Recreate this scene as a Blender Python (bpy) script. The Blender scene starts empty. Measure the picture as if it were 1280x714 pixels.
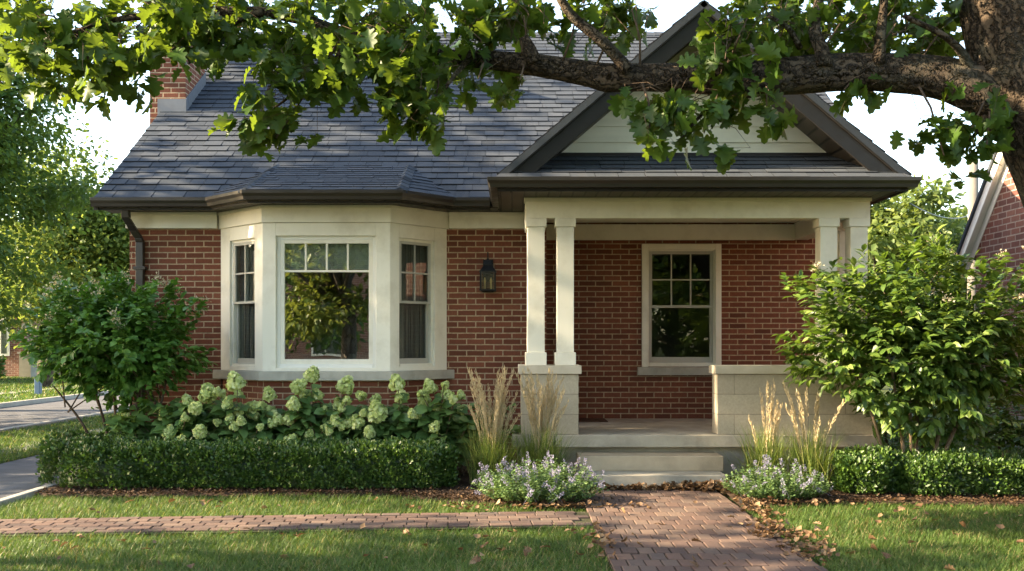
import bpy, math, random
import numpy as np
from mathutils import Vector

R = math.radians
sc = bpy.context.scene
COL = sc.collection
random.seed(7)
CAM_H, F = 1.43, 1244.0
HOR = 430.0


def W(x, y, Y):
    """a measured point of the place: column, row and distance -> metres"""
    return (-(640 - x) * Y / F, Y, CAM_H + (HOR - y) * Y / F)


# ------------------------------------------------------------------ objects
ORG = {}


def tag(o, label=None, cat=None, group=None, kind=None):
    if label: o['label'] = label
    if cat: o['category'] = cat
    if group: o['group'] = group
    if kind: o['kind'] = kind
    return o


def thing(name, loc, label, cat, group=None):
    o = bpy.data.objects.new(name, None)
    o.empty_display_size = 0.2
    COL.objects.link(o)
    o.location = loc
    ORG[o] = Vector(loc)
    return tag(o, label, cat, group)


def copy_tree(o, parent=None):
    c = o.copy()
    COL.objects.link(c)
    ORG[c] = ORG.get(o, Vector())
    if parent is not None:
        c.parent = parent
    for ch in list(o.children):
        copy_tree(ch, c)
    return c


class MB:
    """collects faces, links them as ONE mesh object"""
    def __init__(s):
        s.v = []; s.f = []; s.rnd = []; s.mi = []; s.cur = 0.5; s.m = 0

    def face(s, idx):
        s.f.append(tuple(idx)); s.rnd.append(s.cur); s.mi.append(s.m)

    def hexa(s, p):
        """8 points: bottom ring 0-3, top ring 4-7"""
        b = len(s.v); s.v += [tuple(q) for q in p]
        for q in ((3, 2, 1, 0), (4, 5, 6, 7), (0, 1, 5, 4), (1, 2, 6, 5), (2, 3, 7, 6), (3, 0, 4, 7)):
            s.face([b + i for i in q])

    def box(s, x0, x1, y0, y1, z0, z1):
        s.hexa([(x0, y0, z0), (x1, y0, z0), (x1, y1, z0), (x0, y1, z0),
                (x0, y0, z1), (x1, y0, z1), (x1, y1, z1), (x0, y1, z1)])

    def prism(s, poly, d):
        """planar polygon (3D points) extruded by vector d"""
        n = len(poly); b = len(s.v)
        s.v += [tuple(p) for p in poly] + [tuple(Vector(p) + Vector(d)) for p in poly]
        s.face(list(range(b, b + n))[::-1]); s.face(list(range(b + n, b + 2 * n)))
        for i in range(n):
            j = (i + 1) % n
            s.face((b + i, b + j, b + n + j, b + n + i))

    def tube(s, pts, rad, n=8, cap=True):
        pts = [Vector(p) for p in pts]
        b = len(s.v)
        up = Vector((0.31, 0.17, 0.93))
        for i, p in enumerate(pts):
            d = (pts[min(i + 1, len(pts) - 1)] - pts[max(i - 1, 0)]).normalized()
            a = d.cross(up)
            if a.length < 0.15: a = d.cross(Vector((1, 0, 0)))
            a.normalize(); c = a.cross(d)
            for k in range(n):
                t = 2 * math.pi * k / n
                s.v.append(tuple(p + (a * math.cos(t) + c * math.sin(t)) * rad[i]))
        for i in range(len(pts) - 1):
            for k in range(n):
                k2 = (k + 1) % n
                s.face((b + i * n + k, b + i * n + k2, b + (i + 1) * n + k2, b + (i + 1) * n + k))
        if cap:
            s.face(list(range(b, b + n))[::-1])
            e = b + (len(pts) - 1) * n
            s.face(list(range(e, e + n)))

    def lathe(s, cx, cy, prof, n=16):
        b = len(s.v)
        for r, z in prof:
            for k in range(n):
                t = 2 * math.pi * k / n
                s.v.append((cx + r * math.cos(t), cy + r * math.sin(t), z))
        for i in range(len(prof) - 1):
            for k in range(n):
                k2 = (k + 1) % n
                s.face((b + i * n + k, b + i * n + k2, b + (i + 1) * n + k2, b + (i + 1) * n + k))
        s.face(list(range(b, b + n))[::-1])
        e = b + (len(prof) - 1) * n
        s.face(list(range(e, e + n)))

    def sweep(s, line, prof, closed=True):
        """profile (out, z) swept along an XY polyline, mitred; 'out' is to the right of travel"""
        L = [Vector((p[0], p[1])) for p in line]
        n = len(prof); b = len(s.v)
        for i, p in enumerate(L):
            d0 = (L[i] - L[i - 1]).normalized() if i > 0 else (L[1] - L[0]).normalized()
            d1 = (L[i + 1] - L[i]).normalized() if i < len(L) - 1 else d0
            n0 = Vector((d0.y, -d0.x)); n1 = Vector((d1.y, -d1.x))
            m = (n0 + n1).normalized(); k = 1.0 / max(0.3, m.dot(n0))
            for o, z in prof:
                s.v.append((p.x + m.x * o * k, p.y + m.y * o * k, z))
        for i in range(len(L) - 1):
            for k in range(n):
                k2 = (k + 1) % n
                s.face((b + i * n + k, b + (i + 1) * n + k, b + (i + 1) * n + k2, b + i * n + k2))
        s.face(list(range(b, b + n)))
        e = b + (len(L) - 1) * n
        s.face(list(range(e, e + n))[::-1])

    def build(s, name, mat, parent=None, smooth=False, bevel=0.0, uvrot=None, kind=None):
        me = bpy.data.meshes.new(name)
        o = bpy.data.objects.new(name, me)
        COL.objects.link(o)
        org = Vector((0, 0, 0))
        if parent is not None:
            o.parent = parent
            org = ORG[parent]
        ORG[o] = org
        V = np.array(s.v, dtype=np.float64)
        me.from_pydata((V - np.array(org)).tolist(), [], s.f)
        for m in (mat if isinstance(mat, (list, tuple)) else [mat]):
            me.materials.append(m)
        if any(s.mi):
            me.polygons.foreach_set('material_index', s.mi)
        at = me.attributes.new('rnd', 'FLOAT', 'FACE')
        at.data.foreach_set('value', s.rnd)
        # uv in metres, by the dominant direction of each face
        uv = me.uv_layers.new(name='uv')
        out = np.zeros((len(me.loops), 2))
        for p in me.polygons:
            nx, ny, nz = (abs(c) for c in p.normal)
            vi = list(p.vertices)
            P = V[vi]
            if nz > 0.9: q = P[:, [0, 1]]
            elif nx > ny and nx > 0.9: q = P[:, [1, 2]]
            elif ny >= nx and nz < 0.9:
                q = np.stack([P[:, 0] * 1.0 + (0 if ny > .95 else 0), P[:, 2]], 1)
                if ny < .9 and nx > .3:
                    q[:, 0] = (P[:, 0] * p.normal.y - P[:, 1] * p.normal.x) * (1 if p.normal.y > 0 else -1)
            else:
                q = np.stack([P[:, 1], P[:, 2]], 1)
            out[p.loop_start:p.loop_start + p.loop_total] = q
        uv.data.foreach_set('uv', out.ravel())
        if smooth:
            me.polygons.foreach_set('use_smooth', [True] * len(me.polygons))
        if bevel:
            bv = o.modifiers.new('edge', 'BEVEL'); bv.width = bevel; bv.segments = 2
            bv.limit_method = 'ANGLE'; bv.angle_limit = R(35)
        if kind: o['kind'] = kind
        return o


class Frame:
    """local frame: u along a wall, w out of it, z up"""
    def __init__(s, o, u):
        s.o = Vector((o[0], o[1], 0)); s.u = Vector((u[0], u[1], 0)).normalized()
        s.w = Vector((s.u.y, -s.u.x, 0))

    def p(s, u, w, z): return s.o + s.u * u + s.w * w + Vector((0, 0, z))

    def box(s, mb, u0, u1, w0, w1, z0, z1):
        mb.hexa([s.p(u0, w1, z0), s.p(u1, w1, z0), s.p(u1, w0, z0), s.p(u0, w0, z0),
                 s.p(u0, w1, z1), s.p(u1, w1, z1), s.p(u1, w0, z1), s.p(u0, w0, z1)])


class NPB:
    """many small pieces from one template, as numpy arrays"""
    def __init__(s): s.V = []; s.F = []; s.rnd = []; s.mi = []; s.n = 0

    def scatter(s, tmpl, pos, ax, nrm, scale, rng, m=0, wide=None, rnd=None):
        tv, tf = tmpl
        tv = np.asarray(tv, float); k = len(tv); n = len(pos)
        if n == 0: return
        pos = np.asarray(pos, float)
        y = ax / (np.linalg.norm(ax, axis=1, keepdims=True) + 1e-9)
        x = np.cross(y, nrm); x /= (np.linalg.norm(x, axis=1, keepdims=True) + 1e-9)
        z = np.cross(x, y)
        scale = np.broadcast_to(np.asarray(scale, float), (n,))
        wd = np.ones(n) if wide is None else np.broadcast_to(wide, (n,))
        v = pos[:, None, :] + scale[:, None, None] * (tv[None, :, 0:1] * wd[:, None, None] * x[:, None, :] + tv[None, :, 1:2] * y[:, None, :] + tv[None, :, 2:3] * z[:, None, :])
        s.V.append(v.reshape(-1, 3))
        rr = rng.random(n) if rnd is None else np.broadcast_to(rnd, (n,))
        base = s.n + np.arange(n) * k
        for f in tf:
            s.F.append(base[:, None] + np.array(f)[None, :])
            s.rnd.append(rr); s.mi.append(np.full(n, m))
        s.n += n * k

    def add_mesh(s, V, F, m=0, rnd=0.5):
        V = np.asarray(V, float); s.V.append(V)
        for f in F:
            s.F.append(np.array([f]) + s.n); s.rnd.append(np.array([rnd])); s.mi.append(np.array([m]))
        s.n += len(V)

    def build(s, name, mats, parent=None, smooth=False, kind=None):
        me = bpy.data.meshes.new(name); o = bpy.data.objects.new(name, me); COL.objects.link(o)
        org = Vector((0, 0, 0))
        if parent is not None:
            o.parent = parent; org = ORG[parent]
        ORG[o] = org
        V = np.concatenate(s.V) - np.array(org)
        sizes = np.concatenate([np.full(len(f), f.shape[1]) for f in s.F])
        flat = np.concatenate([f.ravel() for f in s.F])
        me.vertices.add(len(V)); me.vertices.foreach_set('co', V.ravel().astype(np.float32))
        me.loops.add(len(flat)); me.loops.foreach_set('vertex_index', flat.astype(np.int32))
        me.polygons.add(len(sizes))
        st = np.concatenate([[0], np.cumsum(sizes)[:-1]])
        me.polygons.foreach_set('loop_start', st.astype(np.int32))
        for m in (mats if isinstance(mats, (list, tuple)) else [mats]): me.materials.append(m)
        me.polygons.foreach_set('material_index', np.concatenate(s.mi).astype(np.int32))
        if smooth: me.polygons.foreach_set('use_smooth', np.ones(len(sizes), bool))
        me.update(calc_edges=True)
        at = me.attributes.new('rnd', 'FLOAT', 'FACE')
        at.data.foreach_set('value', np.concatenate(s.rnd).astype(np.float32))
        if kind: o['kind'] = kind
        return o


# ------------------------------------------------------------------ materials
class NT:
    def __init__(s, name):
        s.m = bpy.data.materials.new(name); s.m.use_nodes = True
        s.t = s.m.node_tree; s.t.nodes.clear()
        s.out = s.n('ShaderNodeOutputMaterial')

    def n(s, typ, **kw):
        nd = s.t.nodes.new(typ)
        for k, v in kw.items(): setattr(nd, k, v)
        return nd

    def l(s, a, b): s.t.links.new(a, b)

    def val(s, sock, v):
        if isinstance(v, bpy.types.NodeSocket): s.l(v, sock)
        elif v is not None:
            if isinstance(v, (tuple, list)) and len(v) == 3 and len(sock.default_value) == 4: v = (*v, 1)
            sock.default_value = v

    def math(s, op, a, b=None, c=None, clamp=False):
        nd = s.n('ShaderNodeMath', operation=op, use_clamp=clamp)
        for i, v in enumerate((a, b, c)):
            if v is not None: s.val(nd.inputs[i], v)
        return nd.outputs[0]

    def mix(s, f, a, b, blend='MIX'):
        nd = s.n('ShaderNodeMix', data_type='RGBA', blend_type=blend)
        s.val(nd.inputs[0], f); s.val(nd.inputs[6], a); s.val(nd.inputs[7], b)
        return nd.outputs[2]

    def ramp(s, f, stops):
        nd = s.n('ShaderNodeValToRGB')
        el = nd.color_ramp.elements
        while len(el) < len(stops): el.new(0.5)
        for e, (p, c) in zip(el, stops):
            e.position = p; e.color = (*c, 1) if len(c) == 3 else c
        s.val(nd.inputs[0], f)
        return nd.outputs[0]

    def noise(s, scale, detail=3, rough=.55, vec=None, out=0):
        nd = s.n('ShaderNodeTexNoise'); nd.inputs['Scale'].default_value = scale
        nd.inputs['Detail'].default_value = detail; nd.inputs['Roughness'].default_value = rough
        s.val(nd.inputs['Vector'], vec if vec is not None else s.obj())
        return nd.outputs[out]

    def obj(s):
        if not hasattr(s, '_o'):
            s._o = s.n('ShaderNodeNewGeometry').outputs['Position']
        return s._o

    def uv(s):
        if not hasattr(s, '_u'):
            nd = s.n('ShaderNodeUVMap'); nd.uv_map = 'uv'; s._u = nd.outputs[0]
        return s._u

    def attr(s, nm='rnd'):
        nd = s.n('ShaderNodeAttribute'); nd.attribute_name = nm; return nd.outputs['Fac']

    def rng(s, f, a, b, c=0., d=1.):
        nd = s.n('ShaderNodeMapRange'); s.val(nd.inputs[0], f)
        for i, v in enumerate((a, b, c, d)): s.val(nd.inputs[i + 1], v)
        return nd.outputs[0]

    def mul(s, vec, v):
        nd = s.n('ShaderNodeVectorMath', operation='MULTIPLY'); s.val(nd.inputs[0], vec); s.val(nd.inputs[1], v)
        return nd.outputs[0]

    def bump(s, h, strength=.3, dist=.01, normal=None):
        nd = s.n('ShaderNodeBump'); nd.inputs['Strength'].default_value = strength
        nd.inputs['Distance'].default_value = dist
        s.val(nd.inputs['Height'], h)
        if normal is not None: s.l(normal, nd.inputs['Normal'])
        return nd.outputs[0]

    def bsdf(s, col, rough=.6, normal=None, spec=.4, metal=0.):
        b = s.n('ShaderNodeBsdfPrincipled')
        s.val(b.inputs['Base Color'], col); s.val(b.inputs['Roughness'], rough)
        s.val(b.inputs['Specular IOR Level'], spec); s.val(b.inputs['Metallic'], metal)
        if normal is not None: s.l(normal, b.inputs['Normal'])
        return b.outputs[0]

    def done(s, sh): s.l(sh, s.out.inputs[0]); return s.m


def m_plain(name, col, rough=.6, var=.15, scale=6., spec=.4, bump=0., bscale=60., stretch=None, dirt=None, metal=0.):
    t = NT(name)
    vec = t.mul(t.obj(), stretch) if stretch else None
    f = t.noise(scale, 4, .6, vec)
    a = tuple(c * (1 - var) for c in col); b = tuple(min(1, c * (1 + var)) for c in col)
    c = t.ramp(f, [(.3, a), (.7, b)])
    if dirt:
        d = t.noise(2.3, 5, .65)
        c = t.mix(t.rng(d, .5, .75, 0, dirt[1]), c, dirt[0])
    nrm = t.bump(t.noise(bscale, 3, .6, vec), bump, .01) if bump else None
    r = t.rng(t.noise(scale * 2.1, 2), .3, .7, max(0, rough - .08), min(1, rough + .08))
    return t.done(t.bsdf(c, r, nrm, spec, metal))


def m_brick(name, cols, mortar, bw=.2133, rh=.0677, jw=.0115, zoff=0., vary=.9, bump=.55, soft=.003, stain=.3):
    t = NT(name)
    sep = t.n('ShaderNodeSeparateXYZ'); t.l(t.uv(), sep.inputs[0])
    u, v = sep.outputs[0], sep.outputs[1]
    wob = t.noise(7., 2)
    u = t.math('ADD', u, t.math('MULTIPLY', t.math('SUBTRACT', wob, .5), .006))
    v = t.math('ADD', t.math('ADD', v, zoff), t.math('MULTIPLY', t.math('SUBTRACT', t.noise(9., 2), .5), .005))
    row = t.math('FLOOR', t.math('DIVIDE', v, rh))
    off = t.math('MULTIPLY', t.math('MODULO', t.math('ABSOLUTE', row), 2.), .5)
    uu = t.math('ADD', t.math('DIVIDE', u, bw), off)
    col = t.math('FLOOR', uu)
    cmb = t.n('ShaderNodeCombineXYZ'); t.l(col, cmb.inputs[0]); t.l(row, cmb.inputs[1])
    wn = t.n('ShaderNodeTexWhiteNoise', noise_dimensions='2D'); t.l(cmb.outputs[0], wn.inputs[0])
    fu = t.math('MULTIPLY', t.math('FRACT', uu), bw); fv = t.math('MULTIPLY', t.math('FRACT', t.math('DIVIDE', v, rh)), rh)
    du = t.math('MINIMUM', fu, t.math('SUBTRACT', bw, fu)); dv = t.math('MINIMUM', fv, t.math('SUBTRACT', rh, fv))
    d = t.math('MINIMUM', du, dv)
    d = t.math('ADD', d, t.math('MULTIPLY', t.math('SUBTRACT', t.noise(90., 2), .5), .004))
    mask = t.rng(d, jw / 2 - soft / 2, jw / 2 + soft, 0, 1)
    n = len(cols)
    bc = t.ramp(wn.outputs[0], [(i / (n - 1), c) for i, c in enumerate(cols)])
    fine = t.noise(45., 4, .65)
    bc = t.mix(t.rng(fine, .3, .75, 0, .45), bc, tuple(c * .55 for c in cols[0]))
    bc = t.mix(t.rng(t.noise(110., 3), .6, .8, 0, .35), bc, tuple(min(1, c * 1.5) for c in cols[-1]))
    mc = t.mix(t.rng(t.noise(25., 3), .35, .7), mortar, tuple(c * .68 for c in mortar))
    c = t.mix(mask, mc, bc)
    st = t.noise(1.1, 5, .6, t.mul(t.obj(), (1, 1, .45)))
    c = t.mix(t.rng(st, .45, .75, 0, stain), c, tuple(q * .5 for q in cols[0]))
    h = t.math('ADD', t.math('MULTIPLY', mask, .8), t.math('MULTIPLY', fine, .25))
    return t.done(t.bsdf(c, .82, t.bump(h, bump, .008), .25))


def m_leaf(name, dark, mid, light, trans=.4, gloss=.35, clump=1.2, tcol=None, rough=.42):
    t = NT(name)
    r = t.attr()
    c = t.ramp(r, [(0, dark), (.55, mid), (1, light)])
    cl = t.noise(clump, 3)
    c = t.mix(t.rng(cl, .35, .65, 0, .45), c, dark)
    c = t.mix(t.rng(t.noise(60., 2), .5, .8, 0, .2), c, light)
    b = t.bsdf(c, rough, None, gloss)
    tr = t.n('ShaderNodeBsdfTranslucent')
    tc = t.mix(.55, c, tcol if tcol else (mid[0] * 2.2, mid[1] * 2., mid[2] * .8))
    t.l(tc, tr.inputs[0])
    mx = t.n('ShaderNodeMixShader'); mx.inputs[0].default_value = trans
    t.l(b, mx.inputs[1]); t.l(tr.outputs[0], mx.inputs[2])
    return t.done(mx.outputs[0])


def m_bark(name, a, b, scale=1., deep=.8):
    t = NT(name)
    gen = t.n('ShaderNodeTexCoord').outputs['UV']
    v = t.mul(t.obj(), (1, 1, 1))
    vo = t.n('ShaderNodeTexVoronoi', feature='DISTANCE_TO_EDGE'); vo.inputs['Scale'].default_value = 16 * scale
    wrp = t.n('ShaderNodeVectorMath', operation='ADD')
    nn = t.noise(6 * scale, 4, .6, None, 1)
    t.l(t.mul(nn, (.22, .22, .22)), wrp.inputs[0])
    at = t.n('ShaderNodeAttribute'); at.attribute_name = 'bk'
    t.l(t.mul(at.outputs['Vector'], (1.15, 1.15, .16)), wrp.inputs[1])
    t.l(wrp.outputs[0], vo.inputs['Vector'])
    rid = t.rng(vo.outputs[0], 0., .22)
    f = t.noise(30 * scale, 5, .7)
    c = t.mix(rid, tuple(q * .42 for q in a), t.mix(f, a, b))
    c = t.mix(t.rng(t.noise(3., 4), .52, .72, 0, .45), c, (.13, .13, .095))
    h = t.math('ADD', t.math('MULTIPLY', rid, .8), t.math('MULTIPLY', f, .5))
    return t.done(t.bsdf(c, .9, t.bump(h, deep, .03), .15))


M = {}
RED = [(.135, .044, .024), (.185, .058, .032), (.215, .068, .038), (.255, .086, .048), (.165, .050, .029)]
M['brick'] = m_brick('red_brick', RED, (.46, .34, .22))
M['brick_far'] = m_brick('weathered_brick', [(.13, .05, .04), (.21, .085, .065), (.26, .11, .08), (.15, .07, .06), (.3, .14, .1)], (.42, .34, .28), bw=.25, rh=.09, jw=.016)
M['cream'] = m_plain('cream_paint', (.79, .755, .645), .45, .04, 3., .4, .05, 25., (1, 1, .2), ((.46, .41, .30), .5))
M['white'] = m_plain('white_paint', (.78, .77, .71), .4, .03, 3., .4, .04, 25.)
M['sash_shade'] = m_plain('shaded_sash_paint', (.44, .425, .37), .45, .05, 5.)  # sash white greyed: the shade on these windows is in the colour
M['siding'] = m_plain('lap_siding_paint', (.76, .72, .60), .5, .05, 4., .35, .06, 40., (.3, 1, 4), ((.46, .42, .33), .3))
M['bronze'] = m_plain('dark_bronze_metal', (.03, .024, .019), .38, .12, 4., .5, .03, 30.)
M['darktrim'] = m_plain('charcoal_trim_paint', (.013, .011, .010), .55, .15, 5., .4, .08, 40.)
M['black'] = m_plain('black_metal', (.007, .0075, .008), .5, .2, 20., .25, .1, 120.)
M['concrete'] = m_plain('porch_concrete', (.38, .342, .275), .85, .18, 3.5, .2, .25, 80., None, ((.16, .15, .12), .6))
M['sill'] = m_plain('stone_sill', (.42, .40, .34), .8, .14, 6., .2, .25, 90., None, ((.24, .23, .19), .5))
M['kerb'] = m_plain('kerb_concrete', (.30, .285, .25), .85, .15, 3., .2, .2, 60.)
M['asphalt'] = m_plain('asphalt', (.085, .085, .092), .85, .25, 2., .3, .35, 150., None, ((.05, .05, .055), .5))
M['soil'] = m_plain('mulch_soil', (.055, .035, .024), .95, .4, 12., .15, .9, 45.)
M['turf'] = m_plain('turf_soil', (.045, .06, .02), .95, .35, 5., .1, .5, 60.)
M['joint'] = m_plain('mossy_joint_sand', (.05, .05, .03), .95, .4, 9., .1, .6, 120.)
M['inner'] = m_plain('interior_plaster', (.35, .31, .26), .8, .05, 2.)
M['blind'] = m_plain('pale_blind', (.80, .85, .80), .7, .05, 8.)
M['screen'] = m_plain('curtain_cloth', (.30, .295, .285), .8, .2, 9., .2, .1, 30., (8, 8, .3))
M['sofa'] = m_plain('sofa_cloth', (.42, .43, .40), .85, .1, 8., .2, .2, 200.)
M['mat'] = m_plain('coir_mat', (.09, .05, .035), .95, .25, 20., .1, .8, 200.)
M['metalgrey'] = m_plain('lead_flashing', (.13, .14, .155), .5, .12, 5., .5)
M['polewood'] = m_plain('pole_wood', (.15, .135, .115), .9, .2, 5., .2, .4, 40., (6, 6, .4))
M['cable'] = m_plain('cable_rubber', (.16, .17, .18), .6, .1, 5.)
M['blue'] = m_plain('blue_plastic', (.05, .11, .19), .5, .1, 5.)
M['candle'] = m_plain('candle_sleeve', (.9, .82, .6), .5, .05, 5.)
M['twig'] = m_plain('twig_bark', (.10, .07, .05), .9, .3, 20., .15, .5, 90.)
M['twigpale'] = m_plain('pale_twig_bark', (.17, .125, .085), .85, .25, 20., .15, .4, 90.)


def m_limestone():
    return m_brick('limestone_blocks', [(.44, .385, .29), (.50, .445, .345), (.47, .41, .31), (.42, .365, .28)], (.30, .26, .20),
                   bw=.78, rh=.2117, jw=.006, zoff=-.476, bump=.25, soft=.003, stain=.28)


M['limestone'] = m_limestone()
M['stepstone'] = m_plain('limestone_step', (.42, .34, .24), .85, .12, 4., .15, .25, 70., None, ((.2, .17, .125), .5))


def m_capstone():
    t = NT('limestone_cap')
    c = t.ramp(t.noise(5., 4), [(.3, (.43, .385, .30)), (.7, (.53, .48, .39))])
    c = t.mix(t.rng(t.noise(2.2, 5), .52, .75, 0, .4), c, (.27, .24, .18))
    return t.done(t.bsdf(c, .8, t.bump(t.noise(70., 4), .2, .008), .2))


M['cap'] = m_capstone()


def m_shingle():
    t = NT('asphalt_shingle')
    r = t.attr()
    c = t.ramp(r, [(0, (.012, .013, .016)), (.08, (.030, .037, .046)), (.3, (.044, .054, .067)), (.6, (.057, .068, .083)), (.85, (.074, .084, .098)), (1, (.053, .063, .076))])  # darkest stop carries the painted shadow lines of the tab edges
    g = t.noise(260., 2, .7)
    c = t.mix(t.rng(g, .35, .75, 0, .55), c, (.105, .11, .12))
    c = t.mix(t.rng(t.noise(1.3, 5), .45, .75, 0, .4), c, (.04, .045, .055))
    c = t.mix(t.rng(t.noise(5., 3, .5, t.mul(t.obj(), (2.5, .3, .3))), .55, .8, 0, .3), c, (.09, .088, .092))
    return t.done(t.bsdf(c, .97, t.bump(g, .6, .004), .02))


M['shingle'] = m_shingle()


def m_paver():
    t = NT('clay_paver')
    r = t.attr()
    c = t.ramp(r, [(0, (.054, .038, .034)), (.3, (.086, .056, .046)), (.55, (.110, .068, .053)), (.8, (.142, .096, .072)), (1, (.076, .058, .052))])
    f = t.noise(38., 5, .7)
    c = t.mix(t.rng(f, .4, .8, 0, .5), c, (.13, .085, .075))
    c = t.mix(t.rng(t.noise(2.5, 5), .5, .75, 0, .35), c, (.125, .10, .084))
    return t.done(t.bsdf(c, .85, t.bump(f, .5, .006), .25))


M['paver'] = m_paver()


def m_glass(name, refl=.22, tint=(.72, .78, .74), wav=.012):
    t = NT(name)
    fr = t.n('ShaderNodeFresnel'); bf = t.n('ShaderNodeNewGeometry').outputs['Backfacing']
    t.l(t.rng(bf, 0, 1, 1.5, 1 / 1.5), fr.inputs[0])   # same sheet seen from its inner face
    n = t.bump(t.noise(1.6, 2, .4), wav, .3)
    g = t.n('ShaderNodeBsdfGlossy'); g.inputs['Roughness'].default_value = .0
    g.inputs['Color'].default_value = (1, 1, 1, 1); t.l(n, g.inputs['Normal'])
    tr = t.n('ShaderNodeBsdfTransparent'); tr.inputs[0].default_value = (*tint, 1)
    mx = t.n('ShaderNodeMixShader')
    t.l(t.math('ADD', fr.outputs[0], refl, clamp=True), mx.inputs[0])
    t.l(tr.outputs[0], mx.inputs[1]); t.l(g.outputs[0], mx.inputs[2])
    return t.done(mx.outputs[0])


M['glass'] = m_glass('window_glass', .24, (.86, .9, .87), wav=.004)
M['glass_dark'] = m_glass('shaded_glass', -.005, (.7, .74, .72), .004)
M['lampglass'] = m_glass('lantern_glass', -.036, (.78, .74, .62), .0)

M['oak'] = m_leaf('oak_leaf', (.022, .055, .012), (.045, .10, .018), (.09, .155, .028), .45, .3, 1.4, (.22, .30, .02))
M['oakbark'] = m_bark('oak_bark', (.06, .044, .031), (.125, .09, .062), 1.15, 1.)
M['viburnum'] = m_leaf('viburnum_leaf', (.042, .12, .02), (.085, .205, .033), (.165, .30, .06), .28, .5, 2.2)
M['lilac'] = m_leaf('broad_shrub_leaf', (.04, .085, .018), (.09, .165, .03), (.21, .28, .065), .32, .45, 2.)
M['hydleaf'] = m_leaf('hydrangea_leaf', (.055, .12, .035), (.10, .195, .055), (.165, .27, .085), .25, .4, 2.)
M['hydflower'] = m_leaf('hydrangea_floret', (.40, .50, .17), (.58, .66, .28), (.78, .82, .50), .3, .1, 6., (.6, .7, .25))
M['box'] = m_leaf('boxwood_leaf', (.02, .055, .012), (.048, .105, .02), (.12, .2, .035), .22, .5, 3.)
M['mint'] = m_leaf('catmint_leaf', (.06, .115, .045), (.115, .195, .07), (.2, .28, .12), .25, .2, 4.)
M['mintflower'] = m_leaf('catmint_flower', (.19, .185, .26), (.29, .28, .37), (.44, .425, .50), .25, .1, 5., (.5, .45, .7))
M['reed'] = m_leaf('reed_blade', (.065, .125, .03), (.13, .19, .05), (.28, .27, .09), .3, .3, 3.)
M['plume'] = m_leaf('reed_plume', (.50, .39, .23), (.66, .54, .34), (.78, .67, .46), .3, .1, 5., (.6, .48, .28))
M['grass'] = m_leaf('grass_blade', (.036, .082, .018), (.076, .14, .03), (.155, .20, .055), .35, .3, .9, (.16, .26, .03), .5)
M['drygrass'] = m_leaf('dry_grass', (.17, .15, .07), (.26, .22, .11), (.34, .28, .15), .3, .2, 2.)
M['tree_dark'] = m_leaf('elm_leaf', (.032, .082, .026), (.066, .145, .038), (.13, .22, .05), .45, .2, .5, (.25, .32, .03))
M['tree_lit'] = m_leaf('sunlit_leaf', (.05, .095, .02), (.10, .16, .03), (.2, .24, .05), .42, .2, .5, (.30, .36, .06))  # lighter, yellower leaf: sunlight on the foliage is put into the colour
M['tree_mid'] = m_leaf('linden_leaf', (.034, .07, .015), (.075, .12, .022), (.15, .18, .035), .4, .2, .7, (.25, .27, .04))
M['tree_far'] = m_leaf('far_leaf', (.06, .095, .03), (.12, .17, .05), (.20, .24, .08), .4, .2, .5)
M['dryleaf'] = m_leaf('dry_leaf', (.075, .042, .022), (.155, .09, .048), (.33, .225, .13), .12, .2, 8., (.4, .22, .08), .6)

# leaf templates: y along the rib
half = [(.02, 0), (.12, .13), (.27, .13), (.30, .22), (.17, .30), (.38, .37), (.42, .47), (.21, .55), (.34, .66), (.34, .75), (.16, .78), (.14, .92), (0, 1)]


def lobed():
    o = half + [(-x, y) for x, y in half[::-1][1:]]
    V = [(0, .45, .0)] + [(x, y, .28 * abs(x) - .35 * (y - .45) ** 2) for x, y in o]
    n = len(o)
    Fs = [(0, 1 + i, 1 + (i + 1) % n) for i in range(n)]
    return V, Fs


T_OAK = lobed()
T_OVAL = ([(0, 0, 0), (.26, .28, .07), (.27, .6, .05), (0, 1, -.14), (-.27, .6, .05), (-.26, .28, .07), (0, .3, 0), (0, .65, -.03)],
          [(0, 1, 6), (1, 2, 7, 6), (2, 3, 7), (0, 6, 5), (6, 7, 4, 5), (7, 3, 4)])
T_SMALL = ([(0, 0, 0), (.3, .5, .1), (0, 1, -.05), (-.3, .5, .1)], [(0, 1, 2), (0, 2, 3)])
T_TREE = ([(0, 0, 0), (.34, .4, .08), (.2, .8, 0), (0, 1, -.1), (-.2, .8, 0), (-.34, .4, .08)], [(0, 1, 2, 3), (0, 3, 4, 5)])
T_BLADE = ([(-.5, 0, 0), (.5, 0, 0), (.36, .55, .12), (-.36, .55, .12), (0, 1, .42)], [(0, 1, 2, 3), (3, 2, 4)])
T_DRY = ([(0, 0, .12), (.26, .25, .16), (.3, .62, .03), (.02, 1, .22), (-.28, .66, .14), (-.25, .28, .03), (0, .3, -.02), (0, .65, -.04)],
         [(0, 1, 6), (1, 2, 7, 6), (2, 3, 7), (0, 6, 5), (6, 7, 4, 5), (7, 3, 4)])


def unit(rng, n):
    v = rng.normal(size=(n, 3)); return v / np.linalg.norm(v, axis=1, keepdims=True)


# ------------------------------------------------------------------ setting
def sheet(name, pts, z, mat):
    mb = MB(); n = len(pts)
    mb.v = [(x, y, z) for x, y in pts]; mb.face(range(n))
    return mb.build(name, mat, kind='structure')


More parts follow.
